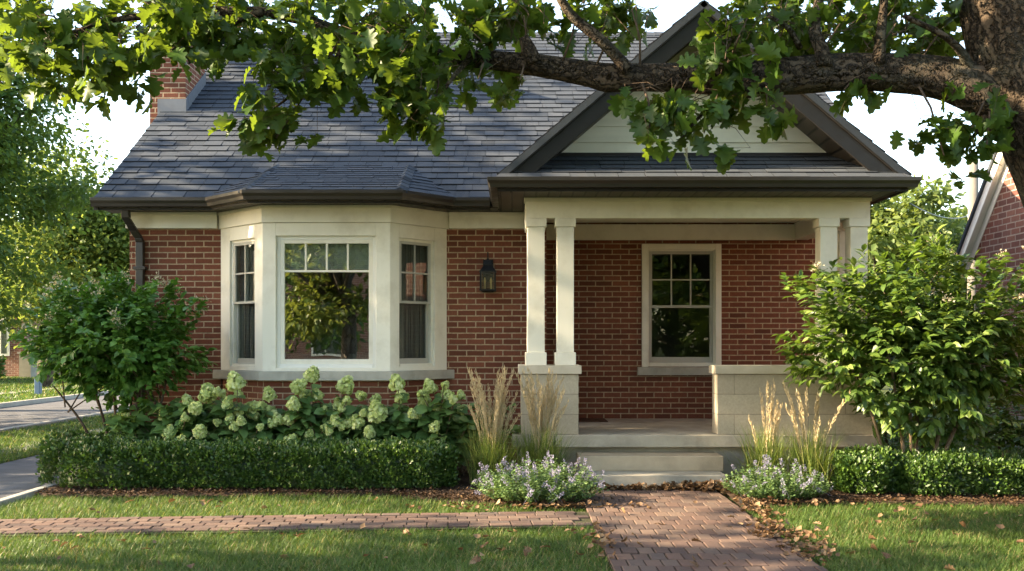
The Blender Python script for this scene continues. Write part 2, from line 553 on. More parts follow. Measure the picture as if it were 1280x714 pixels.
sheet('ground', [(-220, -220), (220, -220), (220, 420), (-220, 420)], -.03, M['turf'])
sheet('street', [(-11.65, -120), (-8.45, -120), (-8.45, 200), (-11.65, 200)], -.026, M['asphalt'])
sheet('driveway', [(-6.2, -12), (-4.66, -12), (-4.66, 19), (-6.2, 19)], -.022, M['asphalt'])
mb = MB(); mb.box(-7.08, -6.6, -60, 90, -.2, -.012); mb.build('sidewalk', M['kerb'], kind='structure')
mb = MB(); mb.box(-15.15, -14.65, -60, 120, -.2, -.012); mb.build('far_sidewalk', M['kerb'], kind='structure')
mb = MB(); mb.box(-8.45, -8.3, -60, 120, -.2, .035); mb.build('street_kerb', M['kerb'], kind='structure', bevel=.015)
mb = MB(); mb.box(-11.8, -11.65, -60, 120, -.2, .075); mb.build('far_street_kerb', M['kerb'], kind='structure', bevel=.015)
mb = MB(); mb.sweep([(-4.64, 8.05), (-4.64, 9.2), (-4.66, 12), (-4.66, 19)], [(0, -.1), (.09, -.1), (.09, .03), (0, .03)])
mb.build('driveway_kerb', M['kerb'], kind='structure', bevel=.01)
# street behind the viewer
sheet('front_street', [(-90, -13), (90, -13), (90, -6.5), (-90, -6.5)], -.018, M['asphalt'])

# beds
WX0, WX1 = .64, 1.99


def bed_left_front(x):
    if x < -1.1: return 9.42 + .05 * math.sin(x * 2.1)
    t = min(1, (x + 1.1) / 1.5); return 9.42 * (1 - t) + 8.62 * t + .05 * math.sin(x * 2.1)


def bed_right_front(x): return 8.86 + .06 * math.sin(x * 2.3) + .05 * (x - 2) * .3


def bed(name, xs, front, back):
    mb = MB(); rng = np.random.RandomState(3)
    nx, ny = len(xs), 26
    for x in xs:
        f = front(x) + rng.normal() * .015
        for j in range(ny):
            t = j / (ny - 1); y = f + (back - f) * t
            z = -.012 + .035 * min(1, t * 8) + rng.normal() * .006
            mb.v.append((x, y, z))
    for i in range(nx - 1):
        for j in range(ny - 1):
            a = i * ny + j; mb.face((a, a + ny, a + ny + 1, a + 1))
    return mb.build(name, M['soil'], smooth=True, kind='structure')


bed('planting_bed', np.linspace(-4.55, .66, 90), bed_left_front, 12.0)
bed('planting_bed', np.linspace(2.02, 5.6, 70), bed_right_front, 12.6)


# brick paving
def path_front(x): return 7.805 + .088 * (x - .0)
def path_back(x): return 8.42 + .08 * (x - .0)


def paver(mb, cx, cy, lx, ly, ang, z0, rng, n=1):
    ca, sa = math.cos(ang), math.sin(ang)
    h = z0 + rng.normal() * .0018
    tx, ty = rng.normal() * .006, rng.normal() * .006
    g = .0034 + abs(rng.normal()) * .0014
    lx -= 2 * g; ly -= 2 * g
    P = []
    for zz, sh in ((-.03, 1.0), (0, 1.0), (.004, -.004)):
        for sx, sy in ((-1, -1), (1, -1), (1, 1), (-1, 1)):
            ax = sx * (lx / 2 + (sh if sh < 0 else 0)); ay = sy * (ly / 2 + (sh if sh < 0 else 0))
            P.append((cx + ax * ca - ay * sa, cy + ax * sa + ay * ca, h + zz + (ax * tx + ay * ty if zz > -.01 else 0)))
    b = len(mb.v); mb.v += P
    mb.cur = float(rng.random_sample())
    mb.face((b + 8, b + 9, b + 10, b + 11))
    for r0 in (0, 4):
        for k in range(4):
            k2 = (k + 1) % 4
            mb.face((b + r0 + k, b + r0 + k2, b + r0 + 4 + k2, b + r0 + 4 + k))


rng = np.random.RandomState(11)
mb = MB()
y = 4.6; row = 0
while y < 9.62:
    kind = rng.random_sample() < .3
    dy, dx = (.105, .215) if kind else (.195, .112)
    x = WX0 + (0 if row % 2 else -dx / 2) + rng.random_sample() * .03
    x = WX0 - dx * (.5 if row % 2 else 0)
    while x < WX1 - .02:
        x0 = max(x, WX0); x1 = min(x + dx, WX1)
        if x1 - x0 > .03:
            paver(mb, (x0 + x1) / 2, y + dy / 2, x1 - x0, dy, rng.normal() * .008, .004, rng)
        x += dx
    y += dy; row += 1
mb.build('brick_walkway', M['paver'], kind='structure')
mb = MB(); ang = math.atan(.084); ca, sa = math.cos(ang), math.sin(ang)
for r in range(6):
    s = -5.35 + (r % 2) * .08
    while s < .66:
        l = .165 + rng.normal() * .006
        x = s + l / 2; t = (r + .5) * .107
        px, py = x * ca - t * sa, 7.80 + x * sa + t * ca
        if -4.6 < px < WX0 - .07:
            paver(mb, px, py, l, .107, ang + rng.normal() * .008, .004, rng)
        s += l
mb.build('brick_path', M['paver'], kind='structure')
sheet('path_bedding', [(-4.6, 7.36), (.64, 7.82), (.64, 4.5), (1.99, 4.5), (1.99, 9.7), (.64, 9.7), (.64, 8.52), (-4.6, 8.05)], -.005, M['joint'])


# ------------------------------------------------------------------ house
EAVE_Y = 11.33
house = thing('brick_house', (0, 11.71, 0), 'red brick bungalow with bay window, covered porch and slate-coloured shingle roof', 'house')
bk = M['brick']
wt = MB()
T = .25
wt.box(-4.5, -3.427, 11.71, 11.96, -.2, 2.98)
wt.box(-.767, .405, 11.71, 11.96, -.2, 2.98)
wt.box(-3.427, -.767, 11.75, 11.96, 2.7, 2.978)
wt.box(-4.5, -4.25, 11.962, 20.6, -.2, 2.979)
wt.box(.155, .405, 11.962, 12.7, -.2, 2.979)
OX0, OX1, OZ0, OZ1 = 1.70, 2.625, 1.14, 2.665
wt.box(.155, OX0, 12.702, 12.95, -.2, 3.05)
wt.box(OX1, 4.17, 12.702, 12.95, -.2, 3.05)
wt.box(OX0, OX1, 12.702, 12.95, -.2, OZ0)
wt.box(OX0, OX1, 12.702, 12.95, OZ1, 3.05)
wt.box(3.92, 4.17, 12.952, 20.6, -.2, 2.979)
wt.box(-4.248, 3.918, 20.35, 20.598, -.2, 2.98)
for x in (-4.5, 3.92):
    wt.prism([(x, 11.75, 2.98), (x, 20.6, 2.98), (x, 16.15, 6.2)], (.25, 0, 0))
# brick skirt under the bay
A, B, C_, D_ = Vector((-3.427, 11.71)), Vector((-2.78, 11.09)), Vector((-1.358, 11.09)), Vector((-.767, 11.71))
bayf = [Frame(A, B - A), Frame(B, C_ - B), Frame(C_, D_ - C_)]
bayl = [(B - A).length, (C_ - B).length, (D_ - C_).length]
for fr, L in zip(bayf, bayl):
    fr.box(wt, -.0, L, -.2, -.02, -.2, 1.025)
wt.build('wall', bk, house)

im = MB()   # rooms behind the windows
im.box(-4.24, .15, 15.0, 15.1, .3, 2.97); im.box(-4.24, 3.91, 11.97, 15.0, .28, .34)
im.box(.42, 3.9, 15.2, 15.3, .3, 2.97); im.box(.2, .3, 12.96, 15.2, .34, 2.97)
im.box(-4.24, 3.91, 11.98, 15.3, 2.985, 3.04)
im.build('interior_wall', M['inner'], house)

# bay casing
bw_ = MB()
OPEN = [(.20, .735), (.148, 1.265), (.13, .665)]
TOPZ = [2.625, 2.636, 2.625]; BOTZ = [1.175, 1.163, 1.175]
for i, (fr, L) in enumerate(zip(bayf, bayl)):
    u0, u1 = OPEN[i]
    fr.box(bw_, 0, u0, -.14, 0, 1.127, 2.78); fr.box(bw_, u1, L, -.14, 0, 1.127, 2.78)
    fr.box(bw_, u0, u1, -.14, -.001, TOPZ[i], 2.78); fr.box(bw_, u0, u1, -.14, -.001, 1.127, BOTZ[i])
bw_.build('bay_casing', M['cream'], house, bevel=.004)
bl = MB()
for i, (fr, L) in enumerate(zip(bayf, bayl)):
    e0 = .0; e = .022 * math.tan(R(22.5))
    fr.box(bl, -e if i else -.02, L + (e if i < 2 else .02), -.05, .022, 2.782, 2.972)
    fr.box(bl, -e if i else -.02, L + (e if i < 2 else .02), -.05, .034, 2.94, 2.974)
bl.build('bay_frieze', M['cream'], house, bevel=.004)
sl = MB()
for i, (fr, L) in enumerate(zip(bayf, bayl)):
    e = .065 * math.tan(R(22.5))
    fr.box(sl, -e if i else -.085, L + (e if i < 2 else .085), -.12, .065, 1.022, 1.127)
sl.build('bay_sill', M['sill'], house, bevel=.006)


def window(fr, u0, u1, z0, z1, rec, mframe, msash, cols, rows, zmid, split, glass, fw=.045, sash_w=.04, curtain=None, blind=None):
    """a window set back in its opening; split = lower sash below zmid"""
    f = MB()
    fr.box(f, u0, u0 + fw, rec - .06, rec, z0, z1); fr.box(f, u1 - fw, u1, rec - .06, rec, z0, z1)
    fr.box(f, u0 + fw, u1 - fw, rec - .06, rec, z1 - fw, z1); fr.box(f, u0 + fw, u1 - fw, rec - .06, rec + .012, z0, z0 + fw)
    w = f.build('window', mframe, house, bevel=.003)
    a0, a1, b0, b1 = u0 + fw, u1 - fw, z0 + fw, z1 - fw
    def sash(z_0, z_1, r, bot):
        s = MB()
        fr.box(s, a0, a0 + sash_w, r - .035, r, z_0, z_1); fr.box(s, a1 - sash_w, a1, r - .035, r, z_0, z_1)
        fr.box(s, a0 + sash_w, a1 - sash_w, r - .035, r, z_1 - sash_w * .9, z_1)
        fr.box(s, a0 + sash_w, a1 - sash_w, r - .035, r, z_0, z_0 + bot)
        s.build('sash', msash, w, bevel=.003)
        p = MB(); fr.box(p, a0 + sash_w - .01, a1 - sash_w + .01, r - .024, r - .018, z_0 + .01, z_1 - .01)
        p.build('pane', glass, w)
    def muntins(z_0, z_1, r):
        m = MB(); W_ = a1 - a0 - 2 * sash_w
        for k in range(1, cols):
            u = a0 + sash_w + W_ * k / cols
            fr.box(m, u - .009, u + .009, r - .022, r - .004, z_0, z_1)
        for k in range(1, rows):
            z = z_0 + (z_1 - z_0) * k / rows
            fr.box(m, a0 + sash_w, a1 - sash_w, r - .0225, r - .0045, z - .009, z + .009)
        m.build('muntin', msash, w)
    if split:
        sash(zmid - .02, b1, rec - .005, sash_w * .8); muntins(zmid - .02 + sash_w * .8, b1 - sash_w * .9, rec - .005)
        sash(b0, zmid + .02, rec - .042, sash_w * 1.7)
    else:
        sash(b0, b1, rec - .005, sash_w * 1.2)
        m = MB(); r = rec - .005
        fr.box(m, a0 + sash_w, a1 - sash_w, r - .022, r - .003, zmid - .012, zmid + .012)
        W_ = a1 - a0 - 2 * sash_w
        for k in range(1, cols):
            u = a0 + sash_w + W_ * k / cols
            fr.box(m, u - .010, u + .010, r - .022, r - .004, zmid + .012, b1 - sash_w * .9)
        m.build('muntin', msash, w)
    if curtain:
        c = MB(); n = 24
        for k in range(n):
            q0, q1 = a0 + (a1 - a0) * k / n, a0 + (a1 - a0) * (k + 1) / n
            o = .008 * math.sin(k * 1.7)
            fr.box(c, q0, q1, rec - .098 + o, rec - .091 + o, b0, b1)
        c.build('curtain', curtain, w)
    if blind:
        c = MB(); z = blind[0]
        while z < b1:
            fr.box(c, a0, a1, rec - .085, rec - .077, z, min(z + .021, b1)); z += .023
        c.build('blind', M['blind'], w)
    return w


window(bayf[1], .148, 1.265, 1.163, 2.636, -.035, M['white'], M['cream'], 4, 1, 2.245, False, M['glass'], .042, .045, None, (2.27,))
window(bayf[0], .20, .735, 1.175, 2.625, -.03, M['cream'], M['sash_shade'], 2, 2, 1.91, True, M['glass_dark'], .03, .035, M['screen'])
window(bayf[2], .13, .665, 1.175, 2.625, -.03, M['cream'], M['sash_shade'], 2, 2, 1.91, True, M['glass_dark'], .03, .035, M['screen'])
pf = Frame((0, 12.7), (1, 0))
window(pf, OX0, OX1, OZ0, OZ1, -.02, M['cream'], M['sash_shade'], 3, 2, 1.91, True, M['glass_dark'], .05, .042)
cs = MB()
pf.box(cs, 1.655, 1.735, -.02, .03, 1.136, 2.705); pf.box(cs, 2.59, 2.668, -.02, .03, 1.136, 2.705)
pf.box(cs, 1.735, 2.59, -.02, .029, 2.63, 2.705)
cs.build('window_casing', M['cream'], house, bevel=.006)
s_ = MB(); pf.box(s_, 1.60, 2.73, -.03, .06, 1.032, 1.135); s_.build('window_sill', M['sill'], house, bevel=.006)

# friezes under the eaves
for x0, x1 in ((-4.53, -3.46), (-.735, .14)):
    f = MB(); f.box(x0, x1, 11.66, 11.708, 2.785, 2.972); f.box(x0, x1, 11.645, 11.66, 2.935, 2.973)
    f.build('frieze_board', M['cream'], house, bevel=.004)
f = MB(); f.box(.407, 3.6, 12.655, 12.70, 2.752, 2.952); f.build('frieze_board', M['cream'], house, bevel=.004)

# soffits, fascia, gutters
sp = [(-4.72, 11.32), (-3.43, 11.32), (-2.87, 10.76), (-1.20, 10.76), (-.68, 11.32), (-.16, 11.32), (-.16, 11.78), (-.767, 11.78), (-1.358, 11.16), (-2.78, 11.16), (-3.427, 11.78), (-4.72, 11.78)]


def m_soffit():
    t = NT('vented_soffit')
    sep = t.n('ShaderNodeSeparateXYZ'); t.l(t.obj(), sep.inputs[0])
    fx = t.math('FRACT', t.math('MULTIPLY', sep.outputs[0], 8.))
    h = t.rng(t.math('ABSOLUTE', t.math('SUBTRACT', fx, .5)), .38, .46, 1, 0)
    c = t.mix(h, (.012, .010, .008), (.052, .042, .032))
    return t.done(t.bsdf(c, .5, t.bump(h, .6, .01), .4))


M['soffit'] = m_soffit()
s_ = MB(); s_.prism([(x, y, 2.975) for x, y in sp], (0, 0, .02)); s_.build('soffit', M['soffit'], house)
s_ = MB()
s_.box(-.15, 3.96, 9.94, 10.495, 2.976, 2.996); s_.box(-.149, .139, 10.4955, 11.7, 2.976, 2.996); s_.box(3.785, 3.959, 10.4955, 13.2, 2.976, 2.996)
s_.build('porch_soffit', M['soffit'], house)
GUT = [(-.0, 2.985), (.07, 2.985), (.078, 3.02), (.098, 3.05), (.10, 3.085), (.09, 3.085), (.086, 3.054), (.066, 3.026), (.0, 3.02)]
FAS = [(-.02, 2.955), (0, 2.955), (0, 3.08), (-.02, 3.08)]
gl = [(-4.765, EAVE_Y), (-3.42, EAVE_Y), (-2.86, 10.77), (-1.21, 10.77), (-.69, EAVE_Y), (-.25, EAVE_Y)]
pl = [(-.146, 11.45), (-.146, 9.94), (3.955, 9.94), (3.955, 11.34)]
for line in (gl, pl):
    g = MB(); g.sweep(line, GUT); g.build('gutter', M['bronze'], house, bevel=.003)
    g = MB(); g.sweep(line, FAS); g.build('fascia', M['darktrim'], house)
# downspout
d = MB()
def strap_path(pts, w, dp):
    for (p, q) in zip(pts, pts[1:]):
        d.hexa([(p[0] - w, p[1] - dp, p[2]), (p[0] + w, p[1] - dp, p[2]), (p[0] + w, p[1] + dp, p[2]), (p[0] - w, p[1] + dp, p[2]),
                (q[0] - w, q[1] - dp, q[2]), (q[0] + w, q[1] - dp, q[2]), (q[0] + w, q[1] + dp, q[2]), (q[0] - w, q[1] + dp, q[2])])
strap_path([(-4.355, 11.655, .1), (-4.355, 11.655, 2.62), (-4.36, 11.64, 2.66), (-4.395, 11.58, 2.74), (-4.405, 11.50, 2.80), (-4.42, 11.40, 2.87), (-4.42, 11.38, 2.985)], .045, .036)
ds = d.build('downspout', M['bronze'], house, bevel=.008)
for z in (.7, 2.3):
    b_ = MB(); b_.box(-4.425, -4.285, 11.612, 11.70, z, z + .035); b_.build('strap', M['bronze'], ds, bevel=.003)


# roofs
def shingles(mb, o, u, v, poly, expo=.145, rng=None, tabw=.28, lift=.012):
    """tabs in courses over a polygon given in (u, v) metres on a slope"""
    o, u, v = Vector(o), Vector(u).normalized(), Vector(v).normalized()
    n = u.cross(v).normalized()
    if n.z < 0: n = -n
    # base
    b = len(mb.v)
    P = [o + u * p[0] + v * p[1] for p in poly]
    mb.cur = .3
    mb.v += [tuple(p) for p in P] + [tuple(p - n * .06) for p in P]
    k = len(P)
    mb.face(range(b, b + k)); mb.face(list(range(b + k, b + 2 * k))[::-1])
    for i in range(k):
        j = (i + 1) % k
        mb.face((b + i, b + j, b + k + j, b + k + i))
    vmin = min(p[1] for p in poly); vmax = max(p[1] for p in poly)
    def span(q):
        xs = []
        for i in range(k):
            (x0, y0), (x1, y1) = poly[i], poly[(i + 1) % k]
            if (y0 - q) * (y1 - q) < 0 or (y0 == q) != (y1 == q):
                xs.append(x0 + (x1 - x0) * (q - y0) / (y1 - y0) if y1 != y0 else x0)
        return (min(xs), max(xs)) if len(xs) >= 2 else None
    q = vmin; r = 0
    while q < vmax - .02:
        t0 = q - (.02 if r == 0 else 0); t1 = min(q + expo + .01, vmax)
        s0 = span(min(max(q + .002, vmin + .001), vmax - .001)); s1 = span(min(t1, vmax - .001))
        if not s0 or not s1: break
        x = s0[0] - rng.random_sample() * tabw - .001
        while x < s0[1]:
            wd = tabw * (.72 + .5 * rng.random_sample())
            x0, x1 = max(x, s0[0]), min(x + wd, s0[1])
            if x1 - x0 > .02:
                thick = rng.random_sample() < .5
                l = lift * (1.4 if thick else .95)
                y0 = t0 + (0 if thick else .012)
                ta, tb = max(x0, s1[0]), min(x1, s1[1])
                if tb > ta or True:
                    ta, tb = min(max(x0, s1[0]), s1[1]), max(min(x1, s1[1]), s1[0])
                    e = .0028
                    c = [o + u * (x0 + e) + v * y0 + n * l, o + u * (x1 - e) + v * y0 + n * l, o + u * max(tb - e, ta) + v * t1 + n * (.003 + .2 * l), o + u * min(ta + e, tb) + v * t1 + n * (.003 + .2 * l)]
                    bb = [o + u * (x0 + e) + v * y0 - n * .004, o + u * (x1 - e) + v * y0 - n * .004]
                    i = len(mb.v); mb.v += [tuple(p) for p in c + bb]
                    mb.cur = min(1, max(0, (.55 if thick else .36) + rng.normal() * .10))
                    mb.face((i, i + 1, i + 2, i + 3)); mb.cur = 0.; mb.face((i + 4, i + 5, i + 1, i)); mb.face((i + 5, i + 2, i + 1)); mb.face((i + 4, i, i + 3))  # front and side faces near-black: shadow lines painted under each tab
            x += wd
        q += expo; r += 1


rr = np.random.RandomState(5)
sl_len = math.hypot(16.15 - 11.28, 6.47 - 3.09)
mrf = MB()
shingles(mrf, (-4.73, 11.28, 3.085), (1, 0, 0), (0, 16.15 - 11.28, 6.47 - 3.09), [(0, 0), (8.70, 0), (9.13, .8), (9.13, sl_len), (0, sl_len)], .158, rr, .22, .017)
mrf.cur = .4
mrf.prism([(-4.73, 16.15, 6.46), (-4.73, 21.02, 3.08), (-4.73, 21.0, 3.0), (-4.73, 16.15, 6.38)], (9.15, 0, 0))
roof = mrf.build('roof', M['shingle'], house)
rc = MB(); rr2 = np.random.RandomState(8)
x = -4.73
while x < 4.4:
    rc.cur = rr2.random_sample()
    for s in (-1, 1):
        rc.hexa([(x, 16.15, 6.478), (x + .2, 16.15, 6.474), (x + .2, 16.15 + s * .16, 6.372), (x, 16.15 + s * .16, 6.378),
                 (x, 16.15, 6.498), (x + .2, 16.15, 6.488), (x + .2, 16.15 + s * .16, 6.386), (x, 16.15 + s * .16, 6.396)])
    x += .19
rc.build('ridge_cap', M['shingle'], roof)
for x in (-4.74, 4.40):
    rb = MB()
    y0_ = 11.30 if x < 0 else 11.7
    rb.prism([(x, y0_, 3.06 + (y0_ - 11.3) * .694), (x, 16.15, 6.43), (x, 16.15, 6.20), (x, y0_, 2.95 + (y0_ - 11.3) * .67)], (.035, 0, 0))
    rb.build('barge_board', M['darktrim'], house)

# bay roof: three facets meeting the main slope
E1, E2 = (-2.82, 12.05, 3.60), (-1.24, 12.05, 3.60)
g0, g1, g2, g3 = (-3.50, 11.30, 3.085), (-2.86, 10.70, 3.085), (-1.21, 10.70, 3.085), (-.62, 11.30, 3.085)
br = MB(); rr = np.random.RandomState(9)
def facet(mb, p0, p1, tops, expo=.12, tab=.26):
    p0, p1 = Vector(p0), Vector(p1); u = (p1 - p0).normalized()
    tv = [Vector(t) - p0 for t in tops]
    v = (tv[0] - u * tv[0].dot(u)).normalized()
    poly = [(0, 0), ((p1 - p0).length, 0)] + [(t.dot(u), t.dot(v)) for t in tv]
    shingles(mb, p0, u, v, poly, expo, rr, tab, .011)
facet(br, g1, g2, [E2, E1]); facet(br, g0, g1, [E1]); facet(br, g2, g3, [E2])
bro = br.build('bay_roof', M['shingle'], house)
for a, b in ((g1, E1), (g2, E2)):
    hc = MB(); a, b = Vector(a), Vector(b); n = 9
    side = Vector((.085, 0, 0))
    for k in range(n):
        p, q = a.lerp(b, k / n - .01), a.lerp(b, (k + 1) / n + .01)
        hc.cur = rr.random_sample()
        for s in (-1, 1):
            dz = Vector((0, .015, -.03))
            hc.hexa([p + Vector((0, 0, .01)), q + Vector((0, 0, .004)), q + side * s + dz, p + side * s + dz,
                     p + Vector((0, 0, .032)), q + Vector((0, 0, .02)), q + side * s + dz + Vector((0, 0, .018)), p + side * s + dz + Vector((0, 0, .026))])
    hc.build('hip_cap', M['shingle'], bro)

# porch roof: gable with a shingled skirt across its foot
GX, GZ, GB = 1.93, 4.885, 3.135
XL, XR = -.137, 3.997
pr = MB(); rr = np.random.RandomState(21)
hl = math.hypot(GX - XL, GZ - GB)
shingles(pr, (XL, 10.0, GB), (0, 1, 0), (GX - XL, 0, GZ - GB), [(0, 0), (4.3, 0), (4.3, hl), (0, hl)], .165, rr, .25, .015)
shingles(pr, (XR, 10.0, GB), (0, 1, 0), (GX - XR, 0, GZ - GB), [(0, 0), (4.3, 0), (4.3, hl), (0, hl)], .165, rr, .25, .015)
shingles(pr, (-.17, 9.90, 3.085), (1, 0, 0), (0, .68, .345), [(0, 0), (4.16, 0), (3.85, .77), (.31, .77)], .135, rr, .3, .014)
pro = pr.build('porch_roof', M['shingle'], house)
gw = MB()
z = 3.40; slope = (GZ - GB) / (GX - XL)
while z < 4.66:
    z1 = min(z + .168, 4.68)
    def hw(zz): return max(.01, (GZ - .17 - zz) / slope)
    a, b = hw(z), hw(z1)
    gw.cur = random.random()
    gw.hexa([(GX - a, 10.556, z), (GX + a, 10.556, z), (GX + a, 10.60, z), (GX - a, 10.60, z),
             (GX - b, 10.572, z1), (GX + b, 10.572, z1), (GX + b, 10.60, z1), (GX - b, 10.60, z1)])
    z += .168
gable = gw.build('gable_siding', M['siding'], house)
tb = MB(); tb.box(.22, 3.64, 10.53, 10.553, 3.385, 3.455); tb.build('gable_trim', M['darktrim'], house, bevel=.004)
for s in (-1, 1):
    sv = Vector((s * (GX - XL), 0, GB - GZ)).normalized(); nv = Vector((sv.z * -s, 0, sv.x * s)); nv = Vector((-sv.z * s, 0, sv.x * s))
    if nv.z < 0: nv = -nv
    top = Vector((GX, 0, GZ)); foot = top + sv * (hl + .02)
    def rk(mb, y0, y1, d0, d1, ext=0.):
        # mitred at the apex on the vertical through it
        def at(dist, end):
            if not end:
                return Vector((GX, 0, GZ - dist / abs(nv.z)))
            return foot + sv * ext - nv * dist
        pts = [at(d0, 0), at(d0, 1), at(d1, 1), at(d1, 0)]
        mb.prism([(p.x, y0, p.z) for p in pts], (0, y1 - y0, 0))
    m_ = MB(); rk(m_, 10.03, 10.06, .01, .22); rk(m_, 10.005, 10.03, .004, .075)
    m_.build('rake_board', M['darktrim'], house, bevel=.004)
    m_ = MB(); rk(m_, 10.06, 10.555, .165, .18); m_.build('rake_soffit', M['soffit'], house)
# porch beam, ceiling, columns
bm_ = MB()
bm_.box(.142, 3.78, 10.5, 10.68, 2.757, 2.935); bm_.box(.128, 3.794, 10.486, 10.69, 2.935, 2.974)
bm_.box(.142, .32, 10.681, 11.645, 2.757, 2.972); bm_.box(3.602, 3.78, 10.681, 12.70, 2.757, 2.972)
bm_.build('porch_beam', M['cream'], house, bevel=.005)
ce = MB(); ce.box(.321, 3.601, 10.681, 12.7, 2.975, 3.0); ce.build('porch_ceiling', M['cream'], house)


def column(x0, y0):
    w = .182; c = MB(); c.box(x0, x0 + w, y0, y0 + w, 1.34, 2.665); o = c.build('column', M['cream'], house, bevel=.006)
    c = MB(); c.box(x0 - .02, x0 + w + .02, y0 - .02, y0 + w + .02, 1.205, 1.34); c.build('column_base', M['cream'], o, bevel=.006)
    c = MB(); c.box(x0 - .02, x0 + w + .02, y0 - .02, y0 + w + .02, 2.665, 2.756); c.build('capital', M['cream'], o, bevel=.006)


for x0, y0 in ((.163, 10.5), (.472, 10.5), (3.252, 10.5), (3.572, 10.5), (.163, 10.86), (3.572, 10.86)): column(x0, y0)
pc = MB(); pc.box(.095, .70, 10.475, 11.1, .476, 1.112); p_ = pc.build('pier', M['limestone'], house, bevel=.005)
pc = MB(); pc.box(.067, .731, 10.445, 11.13, 1.113, 1.204); pc.build('pier_cap', M['cap'], p_, bevel=.006)
pc = MB(); pc.box(2.164, 3.80, 10.475, 10.76, .476, 1.112); pc.box(3.52, 3.80, 10.761, 12.7, .476, 1.112)
p_ = pc.build('parapet', M['limestone'], house, bevel=.005)
pc = MB(); pc.box(2.135, 3.83, 10.445, 10.79, 1.113, 1.204); pc.box(3.49, 3.83, 10.791, 12.7, 1.113, 1.203)
pc.build('parapet_cap', M['cap'], p_, bevel=.006)
ps = MB(); ps.box(.0, 3.87, 10.43, 12.70, .345, .475); ps.build('porch_floor', M['concrete'], house, bevel=.008)
ps = MB(); ps.box(.06, 3.80, 10.55, 12.69, -.2, .344); ps.build('porch_base', M['concrete'], house)
ps = MB(); ps.box(.684, 2.155, 10.13, 10.549, .135, .287); ps.build('step', M['stepstone'], house, bevel=.008)
ps = MB(); ps.box(.66, 2.12, 9.82, 10.5, -.1, .134); ps.build('step', M['concrete'], house, bevel=.008)
# chimney
ch = MB(); ch.box(-4.87, -4.39, 13.38, 14.22, 2.0, 7.1); cho = ch.build('chimney', bk, house)
c = MB(); c.box(-4.92, -4.34, 13.33, 14.27, 7.1, 7.22); c.build('chimney_cap', M['cap'], cho, bevel=.01)
c = MB(); c.box(-4.76, -4.375, 13.362, 13.379, 4.45, 4.72)
c.prism([(-4.386, 13.365, 4.45), (-4.386, 14.22, 5.04), (-4.386, 14.22, 5.31), (-4.386, 13.365, 4.72)], (.012, 0, 0))
c.build('flashing', M['metalgrey'], cho)

# lantern on the wall
lan = thing('wall_lantern', (-.28, 11.71, 2.03), 'black carriage lantern with two candle bulbs on the brick wall', 'lantern')
LX, LY = -.28, 11.575
b_ = MB(); b_.box(LX - .06, LX + .06, 11.685, 11.708, 2.16, 2.42); b_.box(LX - .02, LX + .02, LY, 11.686, 2.34, 2.37); b_.build('backplate', M['black'], lan, bevel=.005)
b_ = MB()
def frust(mb, r0, r1, z0, z1):
    mb.hexa([(LX - r0, LY - r0, z0), (LX + r0, LY - r0, z0), (LX + r0, LY + r0, z0), (LX - r0, LY + r0, z0),
             (LX - r1, LY - r1, z1), (LX + r1, LY - r1, z1), (LX + r1, LY + r1, z1), (LX - r1, LY + r1, z1)])
frust(b_, .10, .098, 2.265, 2.278); frust(b_, .092, .052, 2.278, 2.335); frust(b_, .05, .05, 2.335, 2.352); frust(b_, .052, .03, 2.352, 2.40)
frust(b_, .016, .012, 2.40, 2.425); b_.tube([(LX, LY, 2.42), (LX, LY, 2.50)], [.009, .007], 8)
b_.build('lantern_roof', M['black'], lan, bevel=.003)
b_ = MB()
for sx in (-1, 1):
    for sy in (-1, 1):
        b_.box(LX + sx * .084 - .007, LX + sx * .084 + .007, LY + sy * .084 - .007, LY + sy * .084 + .007, 2.062, 2.266)
frust(b_, .096, .096, 2.045, 2.063); frust(b_, .06, .085, 2.03, 2.046)
b_.build('cage', M['black'], lan, bevel=.002)
for (x0, x1, y0, y1) in ((-.077, .077, -.086, -.083), (-.077, .077, .083, .086), (-.086, -.083, -.077, .077), (.083, .086, -.077, .077)):
    g = MB(); g.box(LX + x0, LX + x1, LY + y0, LY + y1, 2.064, 2.265); g.build('pane', M['lampglass'], lan)
for sx in (-.036, .036):
    b_ = MB(); b_.lathe(LX + sx, LY, [(.011, 2.064), (.011, 2.14), (.014, 2.155), (.015, 2.17), (.009, 2.19), (.002, 2.205)], 10); b_.build('candle_bulb', M['candle'], lan, smooth=True)

mt = MB(); mt.box(.44, 1.17, 12.12, 12.62, .4755, .49)
tag(mt.build('doormat', M['mat'], bevel=.004), 'dark brown coir doormat lying on the porch floor', 'doormat')

# sofa behind the bay window
so = thing('sofa', (-2.1, 12.9, .34), 'pale grey sofa standing inside behind the bay window', 'sofa')
b_ = MB(); b_.box(-2.95, -1.2, 12.5, 13.4, .42, .78); b_.build('seat', M['sofa'], so, bevel=.04)
b_ = MB(); b_.box(-2.95, -1.2, 12.25, 12.5, .42, 1.24); b_.build('backrest', M['sofa'], so, bevel=.06)
for x in (-2.9, -2.05):
    b_ = MB(); b_.box(x, x + .82, 12.28, 12.48, 1.0, 1.33); b_.build('cushion', M['sofa'], so, bevel=.08)

